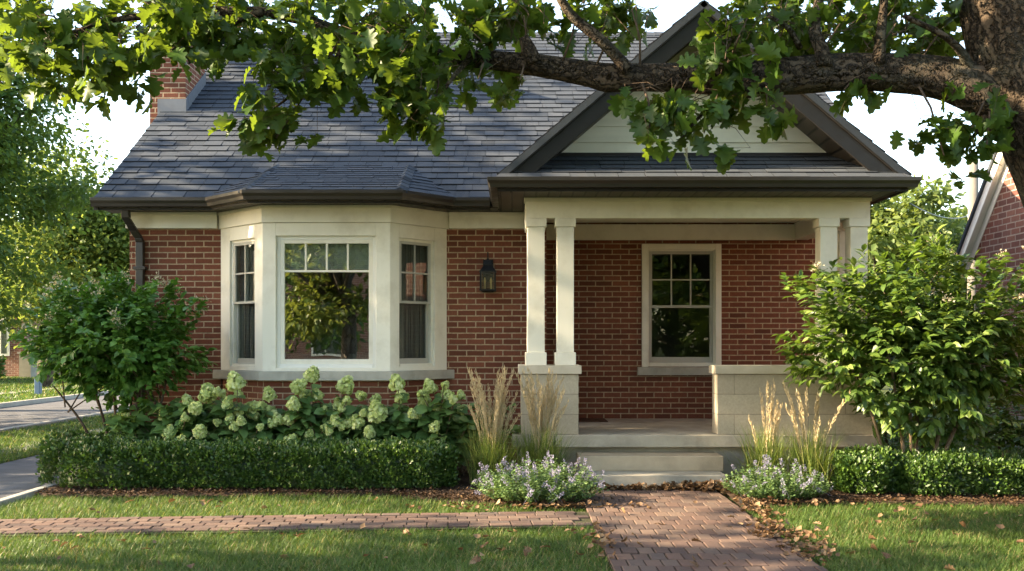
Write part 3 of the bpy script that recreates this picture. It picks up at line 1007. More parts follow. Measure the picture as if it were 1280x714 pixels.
# ------------------------------------------------------------------ neighbouring houses
NX = 7.08
nh = thing('neighbour_house', (NX + 3.5, 11.6, 0), 'neighbouring brick house with white rake board and steep gable, beyond the right-hand shrub', 'house')
w = MB()
YA, YF, ZE, ZP = 8.0, 15.2, 3.05, 7.0
w.prism([(NX, YA, -.1), (NX, YF, -.1), (NX, YF, ZE), (NX, (YA + YF) / 2, ZP), (NX, YA, ZE)], (7, 0, 0))
w.build('wall', M['brick_far'], nh)
w = MB(); w.box(NX - .03, NX + 7.03, YA - .03, YF + .03, -.2, .42); w.build('foundation', M['kerb'], nh)
w = MB(); w.box(NX - .045, NX - .031, 13.9, 14.55, .08, .40); fw_ = w.build('window', M['white'], nh)
w = MB(); w.box(NX - .05, NX - .046, 13.95, 14.5, .12, .36); w.build('pane', m_glass('cellar_glass', .3), fw_)
sl2 = (ZP - ZE) / (YF - (YA + YF) / 2)
for s in (-1, 1):
    yc = (YA + YF) / 2
    ye = yc + s * ((YF - YA) / 2 + .35); ze = ZP - sl2 * ((YF - YA) / 2 + .35)
    w = MB(); w.prism([(NX - .13, yc, ZP + .06), (NX - .13, ye, ze + .06), (NX - .13, ye, ze - .14), (NX - .13, yc, ZP - .14)], (.03, 0, 0))
    w.prism([(NX - .099, yc, ZP - .05), (NX - .099, ye, ze - .05), (NX - .099, ye, ze - .08), (NX - .099, yc, ZP - .08)], (.097, 0, 0))
    w.prism([(NX - .012, yc, ZP - .09), (NX - .012, ye, ze - .09), (NX - .012, ye, ze - .26), (NX - .012, yc, ZP - .26)], (.01, 0, 0))
    w.build('rake_board', M['white'], nh)
    w = MB(); w.prism([(NX - .16, yc, ZP + .15), (NX - .16, ye, ze + .15), (NX - .16, ye, ze + .07), (NX - .16, yc, ZP + .07)], (7.6, 0, 0)); w.build('roof', M['shingle'], nh)

# house across the side street
fh = thing('far_house', (-25, 46, 0), 'brick house with white window across the side street behind the trees', 'house')
w = MB(); w.prism([(-34, 44, -.1), (-21.55, 44, -.1), (-21.55, 44, 3.1), (-28, 44, 7), (-34, 44, 3.1)], (0, 9, 0)); w.build('wall', M['brick_far'], fh)
w = MB(); w.box(-22.65, -22.2, 43.93, 43.99, .9, 2.6); q = w.build('window', M['white'], fh)
w = MB(); w.box(-22.55, -22.3, 43.9, 43.93, 1.0, 2.5); w.build('pane', M['glass_dark'], q)
w = MB(); w.box(-21.3, -20.8, 43.0, 43.9, -.1, 1.0); w.box(-21.35, -20.75, 42.95, 43.95, 1.001, 1.08); w.build('stone_pier', M['kerb'], fh)
w = MB()
for s in (-1, 1):
    w.prism([(-28, 43.6, 7.15), (-28 + s * 6.9, 43.6, 2.75), (-28 + s * 6.9, 43.6, 2.6), (-28, 43.6, 7.0)], (0, 9.8, 0))
w.build('roof', M['shingle'], fh)
# house over the front street (seen in the window glass)
oh = thing('street_house', (-9, -24, 0), 'brick house across the street mirrored in the bay window', 'house')
w = MB(); w.prism([(-20, -22, -.1), (0, -22, -.1), (0, -22, 3.1), (-10, -22, 6.5), (-20, -22, 3.1)], (0, -9, 0)); w.build('wall', M['brick_far'], oh)
for x in (-17, -11.5, -8.2, -3):
    w = MB(); w.box(x - .7, x + .7, -22.0, -21.94, .9, 2.4); q = w.build('window', M['white'], oh)
    w = MB(); w.box(x - .6, x - .03, -21.94, -21.92, 1.0, 2.3); w.box(x + .03, x + .6, -21.94, -21.92, 1.0, 2.3); w.build('pane', M['glass_dark'], q)
w = MB()
for s in (-1, 1): w.prism([(-10, -21.5, 6.7), (-10 + s * 10.6, -21.5, 3.05), (-10 + s * 10.6, -21.5, 2.9), (-10, -21.5, 6.55)], (0, -10, 0))
w.build('roof', M['shingle'], oh)

# pole, wires, blue post
up = thing('utility_pole', (12.95, 28, 0), 'pale wooden utility pole rising beside the white rake board', 'utility pole')
w = MB(); w.tube([(12.95, 28, -.2), (12.98, 28, 6.6)], [.16, .13], 12); w.build('pole', M['polewood'], up, smooth=True)
w = MB(); w.tube([(13.22, 28.1, 0), (13.15, 28.1, 4.6)], [.05, .05], 8); w.build('conduit', M['polewood'], up, smooth=True)
def wire(a, b, sag, r, label):
    a, b = Vector(a), Vector(b); pts = []
    for k in range(17):
        t = k / 16; p = a.lerp(b, t); p.z -= sag * 4 * t * (1 - t); pts.append(p)
    w = MB(); w.tube(pts, [r] * 17, 6); tag(w.build('power_line', M['cable'], smooth=True), label, 'cable')
wire(W(1209, 270, 27.9), (7.0, 17.5, 3.9), .15, .012, 'grey service cable running from the pole across the right-hand tree')
wire((-30, 40, 9.4), (40, 40, 9.75), .2, .012, 'thin overhead wire crossing the open sky beside the gable')
w = MB(); w.box(-13.78, -13.62, 28.7, 28.86, -.05, .40); w.box(-13.79, -13.61, 28.69, 28.87, .40, .43)
tag(w.build('utility_post', M['blue'], bevel=.02), 'short blue post standing on the verge across the street', 'post')


# ------------------------------------------------------------------ foliage makers
def bark_attr(o, pts=None):
    me = o.data
    n = len(me.vertices)
    co = np.zeros(n * 3); me.vertices.foreach_get('co', co)
    return co.reshape(-1, 3)


def set_bk(o, vals):
    at = o.data.attributes.new('bk', 'FLOAT_VECTOR', 'POINT')
    at.data.foreach_set('vector', np.asarray(vals, dtype=np.float32).ravel())


def limb(name, chains, mat, parent, n=14, rough=.0, seed=1):
    """wood swept along chains of (point, radius), with along-the-grain coordinates for the bark"""
    rng = np.random.RandomState(seed)
    mb = MB(); bkv = []
    for ch in chains:
        # resample with Catmull-Rom
        P = [Vector(p) for p, _ in ch]; Rr = [r for _, r in ch]
        pts, rad = [], []
        for i in range(len(P) - 1):
            p0, p1, p2, p3 = P[max(i - 1, 0)], P[i], P[i + 1], P[min(i + 2, len(P) - 1)]
            steps = max(2, int((p2 - p1).length / max(.05, .5 * Rr[i])))
            steps = min(steps, 14)
            for k in range(steps):
                t = k / steps
                pts.append(.5 * ((2 * p1) + (p2 - p0) * t + (2 * p0 - 5 * p1 + 4 * p2 - p3) * t * t + (3 * p1 - p0 - 3 * p2 + p3) * t ** 3))
                rad.append(Rr[i] * (1 - t) + Rr[i + 1] * t)
        pts.append(P[-1]); rad.append(Rr[-1])
        b = len(mb.v)
        mb.tube(pts, rad, n)
        L = 0; off = rng.random_sample() * 10
        for i, p in enumerate(pts):
            if i: L += (pts[i] - pts[i - 1]).length
            for k in range(n):
                t = 2 * math.pi * k / n
                bkv.append((rad[i] * math.cos(t) * 1.0 + off, rad[i] * math.sin(t), L))
                if rough:
                    j = b + i * n + k; v = Vector(mb.v[j]); dv = (v - p)
                    f = 1 + rough * (.6 * math.sin(3 * t + L * 5 + off) * math.sin(L * 4.1 + off) + rng.normal() * .25)
                    mb.v[j] = tuple(p + dv * f)
    o = mb.build(name, mat, parent, smooth=True)
    set_bk(o, bkv)
    return o


def make_tree(name, base, label, mleaf, mbark, H, crown, n_clump, n_leaf, size, seed, group=None, clump_r=.9, trunk_r=.2, fill=.55):
    rng = np.random.RandomState(seed)
    x, y = base
    t = thing(name, (x, y, -.05), label, 'tree', group)
    cx, cy, cz, rx, ry, rz = crown
    d = unit(rng, n_clump); rad = rng.random(n_clump) ** fill
    C = np.array([cx, cy, cz]) + d * rad[:, None] * np.array([rx, ry, rz])
    chains = [[((x, y, -.1), trunk_r * 1.25), ((x + .1, y, cz * .45), trunk_r * .9), ((cx, cy, cz), trunk_r * .6), ((cx, cy, cz + rz * .6), trunk_r * .2)]]
    for c in C[:min(len(C), 26)]:
        h = .35 + .6 * rng.random_sample()
        s = Vector((x, y, 0)).lerp(Vector((cx, cy, cz + rz * .3)), h); s.z = max(1., (cz - rz) * .8 + (c[2] - cz + rz) * .45)
        m = s.lerp(Vector(c), .55) + Vector((0, 0, .25))
        chains.append([(s, trunk_r * .35), (m, trunk_r * .2), (Vector(c), trunk_r * .05)])
    limb('trunk', chains, mbark, t, 8, .05, seed)
    nb = NPB()
    per = n_leaf // n_clump
    pos, ax, nr, sz = [], [], [], []
    for c in C:
        k = int(per * (.6 + .8 * rng.random_sample()))
        g = rng.normal(size=(k, 3)) * np.array([1, 1, .55]) * clump_r * (.55 + .5 * rng.random_sample()) * .62
        pos.append(c + g)
        out = g / (np.linalg.norm(g, axis=1, keepdims=True) + 1e-6)
        ax.append(out + rng.normal(size=(k, 3)) * .6 + np.array([0, 0, -.4]))
        nr.append(np.array([0, 0, 1.]) + rng.normal(size=(k, 3)) * .55 + out * .3)
        sz.append(size * (.6 + .8 * rng.random(k)))
    nb.scatter(T_TREE, np.concatenate(pos), np.concatenate(ax), np.concatenate(nr), np.concatenate(sz), rng)
    nb.build('crown', mleaf, t)
    return t


BARK2 = m_bark('tree_bark', (.06, .05, .04), (.13, .11, .09), .6, .6)
# left, beyond the side street
make_tree('elm_tree', (-12.9, 21.5), 'large dark green elm leaning over the side street at the picture edge', M['tree_dark'], BARK2, 9, (-12.3, 21.5, 5.7, 3.5, 3.0, 4.0), 100, 52000, .12, 31, 'trees along the side street', 1.0, .28)
make_tree('elm_tree', (-15.5, 33), 'yellow-green sunlit tree between the dark elm and the bungalow roof', M['tree_lit'], BARK2, 7, (-14.9, 33, 4.6, 3.5, 3, 3.2), 70, 30000, .17, 32, 'trees along the side street', 1.1, .22)
make_tree('elm_tree', (-25, 38), 'broad tree deep in the background behind the dark elm', M['tree_dark'], BARK2, 9, (-24, 38, 5.2, 6, 3, 4.2), 56, 15000, .3, 33, 'trees along the side street', 1.4, .28)
# right, behind
make_tree('ash_tree', (11.5, 32), 'pale green leafy tree rising behind the right-hand shrub', M['tree_far'], BARK2, 8, (12.3, 32, 3.9, 3.6, 2.6, 3.3), 60, 22000, .21, 34, 'trees behind the houses', 1.05, .25)
make_tree('ash_tree', (16.3, 35), 'second pale tree half hidden by the utility pole', M['tree_far'], BARK2, 8, (16.2, 35, 3.8, 2.8, 2.6, 2.9), 30, 7000, .22, 35, 'trees behind the houses', 1.05, .25)
# trees outside the picture that shade the yard and show in the window glass
make_tree('street_tree', (-14.5, 2.9), 'tall street tree left of the yard, its shade falling over the front lawn', M['tree_dark'], BARK2, 10, (-14.5, 2.9, 5.2, 3.6, 3.1, 3.8), 50, 14000, .24, 41, 'street trees', 1.2, .3)
make_tree('street_tree', (-14.5, 16.6), 'tall street tree left of the bungalow, its shade falling over the roof', M['tree_dark'], BARK2, 12, (-14.5, 16.6, 7.6, 3.4, 4.2, 5.6), 54, 11000, .24, 42, 'street trees', 1.2, .3)
make_tree('street_tree', (-14.5, 11.4), 'broad street tree between the two tall ones left of the yard', M['tree_dark'], BARK2, 12, (-14.5, 11.2, 7.0, 3.0, 2.7, 5.0), 50, 12000, .22, 46, 'street trees', .9, .2)
make_tree('street_tree', (-4.6, -5.2), 'leafy street tree mirrored in the bay window glass', M['tree_mid'], BARK2, 9, (-4.9, -5.4, 5.0, 3.2, 2.2, 3.1), 46, 12000, .2, 43, 'street trees', .8, .22)
make_tree('street_tree', (-9.6, -16), 'dark street tree farther off in the window reflection', M['tree_dark'], BARK2, 10, (-10.6, -15, 5.6, 6.0, 3, 5.0), 56, 14000, .28, 44, 'street trees', 1.2, .28)
make_tree('street_tree', (5.5, -9), 'street tree mirrored dimly in the porch window', M['tree_dark'], BARK2, 9, (5.8, -9, 4.6, 4.2, 3, 4.4), 50, 14000, .26, 45, 'street trees', 1.1, .26)

# ------------------------------------------------------------------ the big oak over the yard
oak = thing('oak_tree', (4.40, 7.0, -.05), 'old oak leaning in at the right edge, one long limb reaching across the house front', 'tree')
def chain(pts, Y0, Y1):
    out = []
    n = len(pts) - 1
    for i, (x, y, r) in enumerate(pts):
        Y = Y0 + (Y1 - Y0) * i / n
        out.append((W(x, y, Y), r * Y / F))
    return out
limb('trunk', [chain([(1425, 700, 82), (1415, 620, 68), (1400, 450, 62), (1368, 310, 60), (1325, 180, 62), (1288, 90, 64), (1258, -20, 60), (1236, -140, 52), (1215, -300, 44), (1190, -480, 30), (1160, -650, 15)], 7.0, 7.0)], M['oakbark'], oak, 40, .035, 3)
limb('branch', [chain([(1318, 185, 44), (1275, 140, 42), (1235, 116, 33), (1190, 101, 27), (1140, 93, 24.5), (1080, 90, 23), (1010, 93, 23.5), (950, 98, 22), (928, 100, 24), (900, 99, 20), (850, 97, 18), (800, 97, 17), (760, 97, 18), (740, 93, 16), (700, 86, 14.5), (650, 79, 13), (600, 74, 11), (545, 70, 9), (485, 58, 8), (430, 42, 7.5), (380, 25, 7), (320, 15, 6.5), (250, 15, 6), (190, 19, 5), (140, 26, 3.5), (90, 40, 2)], 7.0, 7.5)], M['oakbark'], oak, 28, .03, 4)
limb('branch', [chain([(1030, 84, 11), (1027, 62, 9), (1018, 40, 7.5), (1022, 10, 6), (1030, -40, 4)], 7.0, 7.05),
                chain([(1098, 80, 10), (1100, 55, 7), (1103, 25, 5.5), (1108, -30, 4)], 7.0, 6.9),
                chain([(785, 88, 9), (770, 70, 7.5), (745, 45, 7), (715, 20, 6), (690, -20, 5)], 7.1, 7.0),
                chain([(668, 78, 10), (660, 60, 9), (654, 46, 6)], 7.13, 7.1),
                chain([(1215, 100, 9), (1205, 70, 6), (1180, 45, 4), (1130, 20, 3)], 7.0, 6.7),
                chain([(1000, 60, 4), (985, 35, 3.5), (960, 20, 2)], 7.0, 6.8),
                chain([(1240, -100, 34), (1120, -160, 26), (960, -190, 20), (760, -200, 14), (560, -190, 9), (360, -180, 5)], 7.0, 6.0),
                chain([(1230, -150, 30), (1330, -260, 22), (1450, -330, 14), (1600, -380, 7)], 7.0, 6.6),
                chain([(330, 15, 5), (300, 25, 3.5), (262, 55, 2.4), (235, 80, 1.5)], 7.4, 7.3),
                chain([(110, 32, 3), (80, 60, 2), (65, 90, 1.2)], 7.5, 7.5),
                chain([(440, 45, 4), (410, 85, 2.5), (370, 115, 1.8), (330, 145, 1.2)], 7.35, 7.2),
                chain([(585, 75, 4), (560, 105, 2.4), (540, 140, 1.2)], 7.2, 7.1),
                chain([(915, 110, 4), (880, 140, 2.2), (850, 175, 1.2)], 7.0, 6.9),
                chain([(1240, 130, 6), (1225, 160, 3), (1200, 190, 1.5)], 7.0, 6.9)], M['oakbark'], oak, 12, .03, 5)

rng = np.random.RandomState(77)
nb = NPB()
BLOBS = [  # column, row, half width, half height, leaves, nearest, farthest
    (30, 20, 60, 50, 120, 6.9, 8.0), (60, 95, 38, 42, 75, 7.1, 7.8), (110, 60, 50, 45, 110, 7.0, 8.0), (40, 60, 45, 40, 80, 7, 8), (115, 112, 20, 22, 20, 7.2, 7.6),
    (170, 40, 45, 42, 100, 7.0, 8.0), (150, 85, 30, 30, 45, 7.0, 7.8), (215, 20, 50, 35, 95, 7.0, 8.0), (205, 75, 35, 28, 55, 7.0, 7.8), (265, 35, 50, 42, 120, 6.9, 8.0),
    (262, 85, 24, 28, 36, 7.0, 7.7), (320, 40, 45, 35, 90, 6.9, 8.0), (345, 95, 42, 28, 65, 6.9, 7.7), (318, 150, 44, 30, 75, 6.9, 7.5), (345, 178, 24, 16, 26, 7.0, 7.4),
    (390, 40, 48, 45, 120, 6.8, 7.9), (400, 90, 46, 34, 90, 6.8, 7.7), (455, 35, 45, 45, 130, 6.6, 7.8), (452, 100, 42, 34, 95, 6.7, 7.6), (485, 128, 24, 20, 32, 6.8, 7.4),
    (515, 45, 48, 50, 140, 6.5, 7.6), (528, 110, 38, 34, 80, 6.6, 7.4), (540, 158, 26, 24, 40, 6.8, 7.2), (505, 150, 20, 18, 22, 6.8, 7.2), (590, 45, 48, 48, 130, 6.5, 7.5),
    (598, 104, 26, 32, 42, 6.7, 7.3), (655, 25, 48, 34, 85, 6.6, 7.5), (650, 106, 34, 14, 24, 6.9, 7.2), (720, 25, 46, 30, 80, 6.6, 7.4), (760, 50, 22, 28, 30, 6.8, 7.3), (790, 18, 30, 26, 36, 6.7, 7.3),
    (925, 50, 46, 52, 95, 6.2, 6.9), (900, 85, 30, 26, 36, 6.2, 6.8), (980, 40, 48, 42, 105, 6.4, 7.4), (1050, 35, 48, 42, 110, 6.4, 7.4), (1120, 35, 48, 42, 105, 6.4, 7.4), (1175, 45, 34, 38, 60, 6.5, 7.4), (1205, 90, 28, 24, 26, 6.9, 7.4),
    (830, 140, 48, 26, 60, 6.7, 7.1), (880, 172, 40, 30, 58, 6.7, 7.1), (812, 180, 22, 24, 20, 6.7, 7.0), (895, 130, 36, 20, 34, 6.7, 7.0), (958, 138, 22, 26, 28, 6.7, 7.0), (1055, 118, 14, 8, 5, 6.9, 7.1),
    (1215, 165, 36, 34, 58, 6.5, 6.95), (1180, 200, 24, 20, 20, 6.6, 6.9), (1232, 200, 18, 20, 16, 6.6, 6.9)]
LIMB = [Vector(p) for p, r in chain([(1235, 116, 33), (1140, 93, 24), (1080, 90, 23), (1010, 93, 23), (950, 98, 22), (900, 99, 20), (850, 97, 18), (800, 97, 17), (740, 93, 16), (700, 86, 14), (650, 79, 13), (600, 74, 11), (545, 70, 9), (485, 58, 8), (430, 42, 7), (380, 25, 7), (320, 15, 6), (250, 15, 6), (190, 19, 5), (140, 26, 3), (90, 40, 2)], 7.02, 7.5)]
tw = MB()
pos, ax, nr, sz = [], [], [], []
for (cx, cy, rx, ry, n, ya, yb) in BLOBS:
    hub = Vector(W(cx, cy, (ya + yb) / 2)) + Vector((0, 0, .03)); near = min(LIMB, key=lambda p: (p - hub).length)
    if (near - hub).length > .12 and (near - hub).length < 1.2:
        tw.tube([near, near.lerp(hub, .5) + Vector((.03, .02, .05)), hub], [.011, .008, .005], 5)
    k = int(n * (1.45 if cx > 890 and cy < 75 else 1.08 if cy < 75 else .92))
    if cx > 560 and cy < 110: ya, yb = ya + .55, yb + .55
    # leaves gather in little sprays round twig tips
    ns = max(3, k // 7)
    th = rng.random(ns) * 6.283; rd = np.sqrt(rng.random(ns))
    for j in range(ns):
        px, py = cx + rx * rd[j] * math.cos(th[j]), cy + ry * rd[j] * math.sin(th[j])
        Y = ya + (yb - ya) * rng.random()
        tip = np.array(W(px, py, Y)); dirn = np.array([rng.normal() * .7, rng.normal() * .7, min(-.05, -.35 + rng.normal() * .35)]); dirn /= np.linalg.norm(dirn)
        b0 = Vector(tip) - Vector(dirn) * .26; st = hub.lerp(near, .75 * rng.random()) if (near - hub).length < 1.2 else hub
        st = st.lerp(b0, .25 * rng.random()) + Vector((rng.normal() * .05, rng.normal() * .05, .03)); tw.tube([st, st.lerp(b0, .55) + Vector((rng.normal() * .03, rng.normal() * .03, .05)), b0, Vector(tip)], [.003, .0026, .0022, .001], 4)
        m = 7 if rng.random() < .7 else 5
        for q in range(m):
            s = rng.random() * .28
            a = dirn + unit(rng, 1)[0] * .95 + np.array([0, 0, -.35])
            pos.append(tip - dirn * s + rng.normal(size=3) * .03); ax.append(a)
            nr.append(np.array([0, -.15, 1.]) + rng.normal(size=3) * .6); sz.append(.105 + .088 * rng.random())
nb.scatter(T_OAK, np.array(pos), np.array(ax), np.array(nr), np.array(sz), rng)
tw.build('twig', M['twig'], oak, smooth=True)
# the crown above the picture
n = 3800
CL = [((.3 + rng.random() * 7.5), 4.2 + rng.random() * 5.2, 5.3 + rng.random() * 3.6) for _ in range(60)] + [(-4.5 + rng.random() * 5, 5.6 + rng.random() * 2.6, 4.6 + rng.random() * 1.6) for _ in range(26)] + [(-.5 + rng.random() * 3.5, 5.6 + rng.random() * 1.6, 4.9 + rng.random() * 2) for _ in range(26)]  # last set of clumps added out of view to shade the trunk
CL = np.array(CL); idx = rng.randint(0, len(CL), n)
P = CL[idx] + rng.normal(size=(n, 3)) * np.array([.5, .5, .32])
vis = (P[:, 2] - CAM_H) / P[:, 1] * F > 440
P = P[vis]; n = len(P)
nb.scatter(T_TREE, P, unit(rng, n) + np.array([0, 0, -.4]), np.array([0, 0, 1.]) + rng.normal(size=(n, 3)) * .5, .17 + .09 * rng.random(n), rng)
nb.build('crown', M['oak'], oak)


# ------------------------------------------------------------------ shrubs
def shrub(name, label, cat, base, centre, radii, stems, n_twig, leaf_n, size, mleaf, mtwig, seed, tmpl=T_OVAL, droop=.35, wide=1., flowers=None, group=None, stem_r=.018, up=.35):
    rng = np.random.RandomState(seed)
    t = thing(name, (base[0], base[1], 0), label, cat, group)
    C = np.array(centre); Rd = np.array(radii)
    ends = []
    for i, (sx, sy, ex, ey, ez) in enumerate(stems):
        s = Vector((sx, sy, -.03)); e = Vector((ex, ey, ez))
        m = s.lerp(e, .5) + Vector((rng.normal() * .05, rng.normal() * .05, .05))
        chains = [[(s, stem_r * (1 + .4 * rng.random())), (m, stem_r * .8), (e, stem_r * .4)]]
        for q in range(3):
            f = .5 + .4 * rng.random(); p = s.lerp(e, f)
            tgt = Vector(C + unit(rng, 1)[0] * Rd * .75)
            chains.append([(p, stem_r * .5), (p.lerp(tgt, .5) + Vector((0, 0, .06)), stem_r * .35), (tgt, stem_r * .15)])
            ends.append(np.array(tgt))
        limb('stem', chains, mtwig, t, 7, .05, seed + i)
        ends.append(np.array(e))
    ends = np.array(ends)
    nb = NPB()
    pos, ax, nr, sz = [], [], [], []
    d = unit(rng, n_twig); rad = rng.random(n_twig) ** .42
    # an uneven outline: lobes push the shell in and out
    lob = 1 + .16 * np.sin(d[:, 0] * 5 + seed) * np.sin(d[:, 2] * 6 + 1) + .10 * np.sin(d[:, 0] * 11 + d[:, 2] * 9)
    tip = C + d * Rd * (rad * lob)[:, None]
    tips = []
    for i in range(n_twig):
        out = d[i] * .75 + np.array([0, 0, up]) + rng.normal(size=3) * .28
        out /= np.linalg.norm(out); L = .14 + .2 * rng.random()
        base_ = tip[i] - out * L
        if tip[i][2] < .12: continue
        k = max(4, int(leaf_n * (.6 + .8 * rng.random())))
        side = np.cross(out, np.array([0, 0, 1.])); side /= np.linalg.norm(side) + 1e-6
        for q in range(k):
            f = (q + .4) / k; p = base_ + out * L * f * 1.05
            sg = 1 if q % 2 else -1
            a = side * sg * (1.1 - .7 * f) + out * (.35 + .8 * f) + np.array([0, 0, -droop * (.6 + .8 * rng.random())]) + rng.normal(size=3) * .25
            pos.append(p); ax.append(a); nr.append(np.array([0, 0, 1.]) + out * .5 + rng.normal(size=3) * .4)
            sz.append(size * (.65 + .6 * rng.random()) * (1 - .25 * abs(f - .5)))
        tips.append((tip[i], d[i], rad[i]))
    nb.scatter(tmpl, np.array(pos), np.array(ax), np.array(nr), np.array(sz), rng, 0, wide)
    if flowers:
        # little faded flower clusters at some outer tips
        fp = [tp for tp, dd, rr in tips if rr > .8 and dd[2] > .1 and dd[1] < .5]
        rng.shuffle(fp)
        for tp in fp[:flowers]:
            k = 26
            pp = tp + rng.normal(size=(k, 3)) * np.array([.028, .028, .022]) + np.array([0, 0, .03])
            nb.scatter(T_SMALL, pp, unit(rng, k) + np.array([0, 0, .5]), unit(rng, k), .022 + .012 * rng.random(k), rng, 1)
    nb.build('foliage', [mleaf, M['mintflower'] if flowers else mleaf] if not flowers else [mleaf, M['fadedflower']], t)
    return t


M['fadedflower'] = m_leaf('faded_flower', (.30, .27, .20), (.45, .40, .32), (.60, .54, .45), .3, .1, 5.)
shrub('viburnum_bush', 'rounded dense green bush with slim bare stems covering the downspout at the left corner', 'bush', (-4.25, 10.85), (-4.3, 10.8, 1.49), (.95, .72, .70),
      [(-4.3, 10.9, -4.6, 10.8, 1.2), (-4.22, 10.8, -4.3, 10.7, 1.4), (-4.15, 10.95, -4.1, 10.9, 1.4), (-4.05, 10.85, -3.7, 10.8, 1.3), (-4.4, 10.8, -4.95, 10.7, 1.0), (-4.12, 10.75, -3.95, 10.6, 1.1)],
      940, 12, .098, M['viburnum'], M['twig'], 51, T_OVAL, .4, 1.05, 30)
shrub('hydrangea_tree', 'tall multi-stemmed shrub with pale sunlit leaves in front of the porch parapet', 'shrub', (4.0, 9.85), (4.05, 9.75, 1.52), (1.42, .72, .93),
      [(3.75, 9.85, 3.3, 9.8, 1.3), (3.95, 9.8, 3.85, 9.7, 1.6), (4.0, 9.9, 4.0, 9.8, 1.7), (4.1, 9.85, 4.5, 9.8, 1.6), (4.15, 9.9, 4.9, 9.8, 1.4), (3.88, 9.75, 3.6, 9.6, 1.5)],
      980, 11, .12, M['lilac'], M['twigpale'], 52, T_OVAL, .45, .82, 12, None, .02)
# low dark planting behind the right shrub
shrub('yew_bush', 'low dark green bush in the shade behind the tall right shrub', 'bush', (4.7, 11.4), (4.75, 11.3, .5), (.95, .6, .62), [(4.7, 11.4, 4.7, 11.3, .6), (4.5, 11.4, 4.3, 11.3, .6)], 330, 12, .07, M['viburnum'], M['twig'], 53)
shrub('yew_bush', 'pale leafy bush at the foot of the neighbouring brick house', 'bush', (6.1, 12.4), (6.15, 12.4, .45), (.75, .6, .5), [(6.1, 12.4, 6.1, 12.3, .5)], 200, 12, .08, M['lilac'], M['twig'], 54)
# across the street
shrub('street_bush', 'dark rounded bush beside the stone pier of the far house', 'bush', (-21.3, 40.5), (-21.6, 40.5, .45), (1.1, 1.0, .75), [(-21.4, 40.5, -21.5, 40.5, 1.0)], 330, 10, .16, M['viburnum'], M['twig'], 55)
shrub('street_bush', 'yellow sunlit bush in the distance behind the rounded left bush', 'bush', (-14.8, 37), (-15.2, 37, 2.0), (2.0, 1.2, 1.2), [(-14.8, 37, -14.8, 37, 1.6)], 420, 10, .2, M['tree_lit'], M['twig'], 56)
shrub('street_bush', 'dark hedge-like bush under the elm on the far verge', 'bush', (-18, 42), (-18, 42, 1.3), (2.6, 1.0, 1.4), [(-18, 42, -18, 42, 1.2)], 420, 10, .2, M['viburnum'], M['twig'], 57)


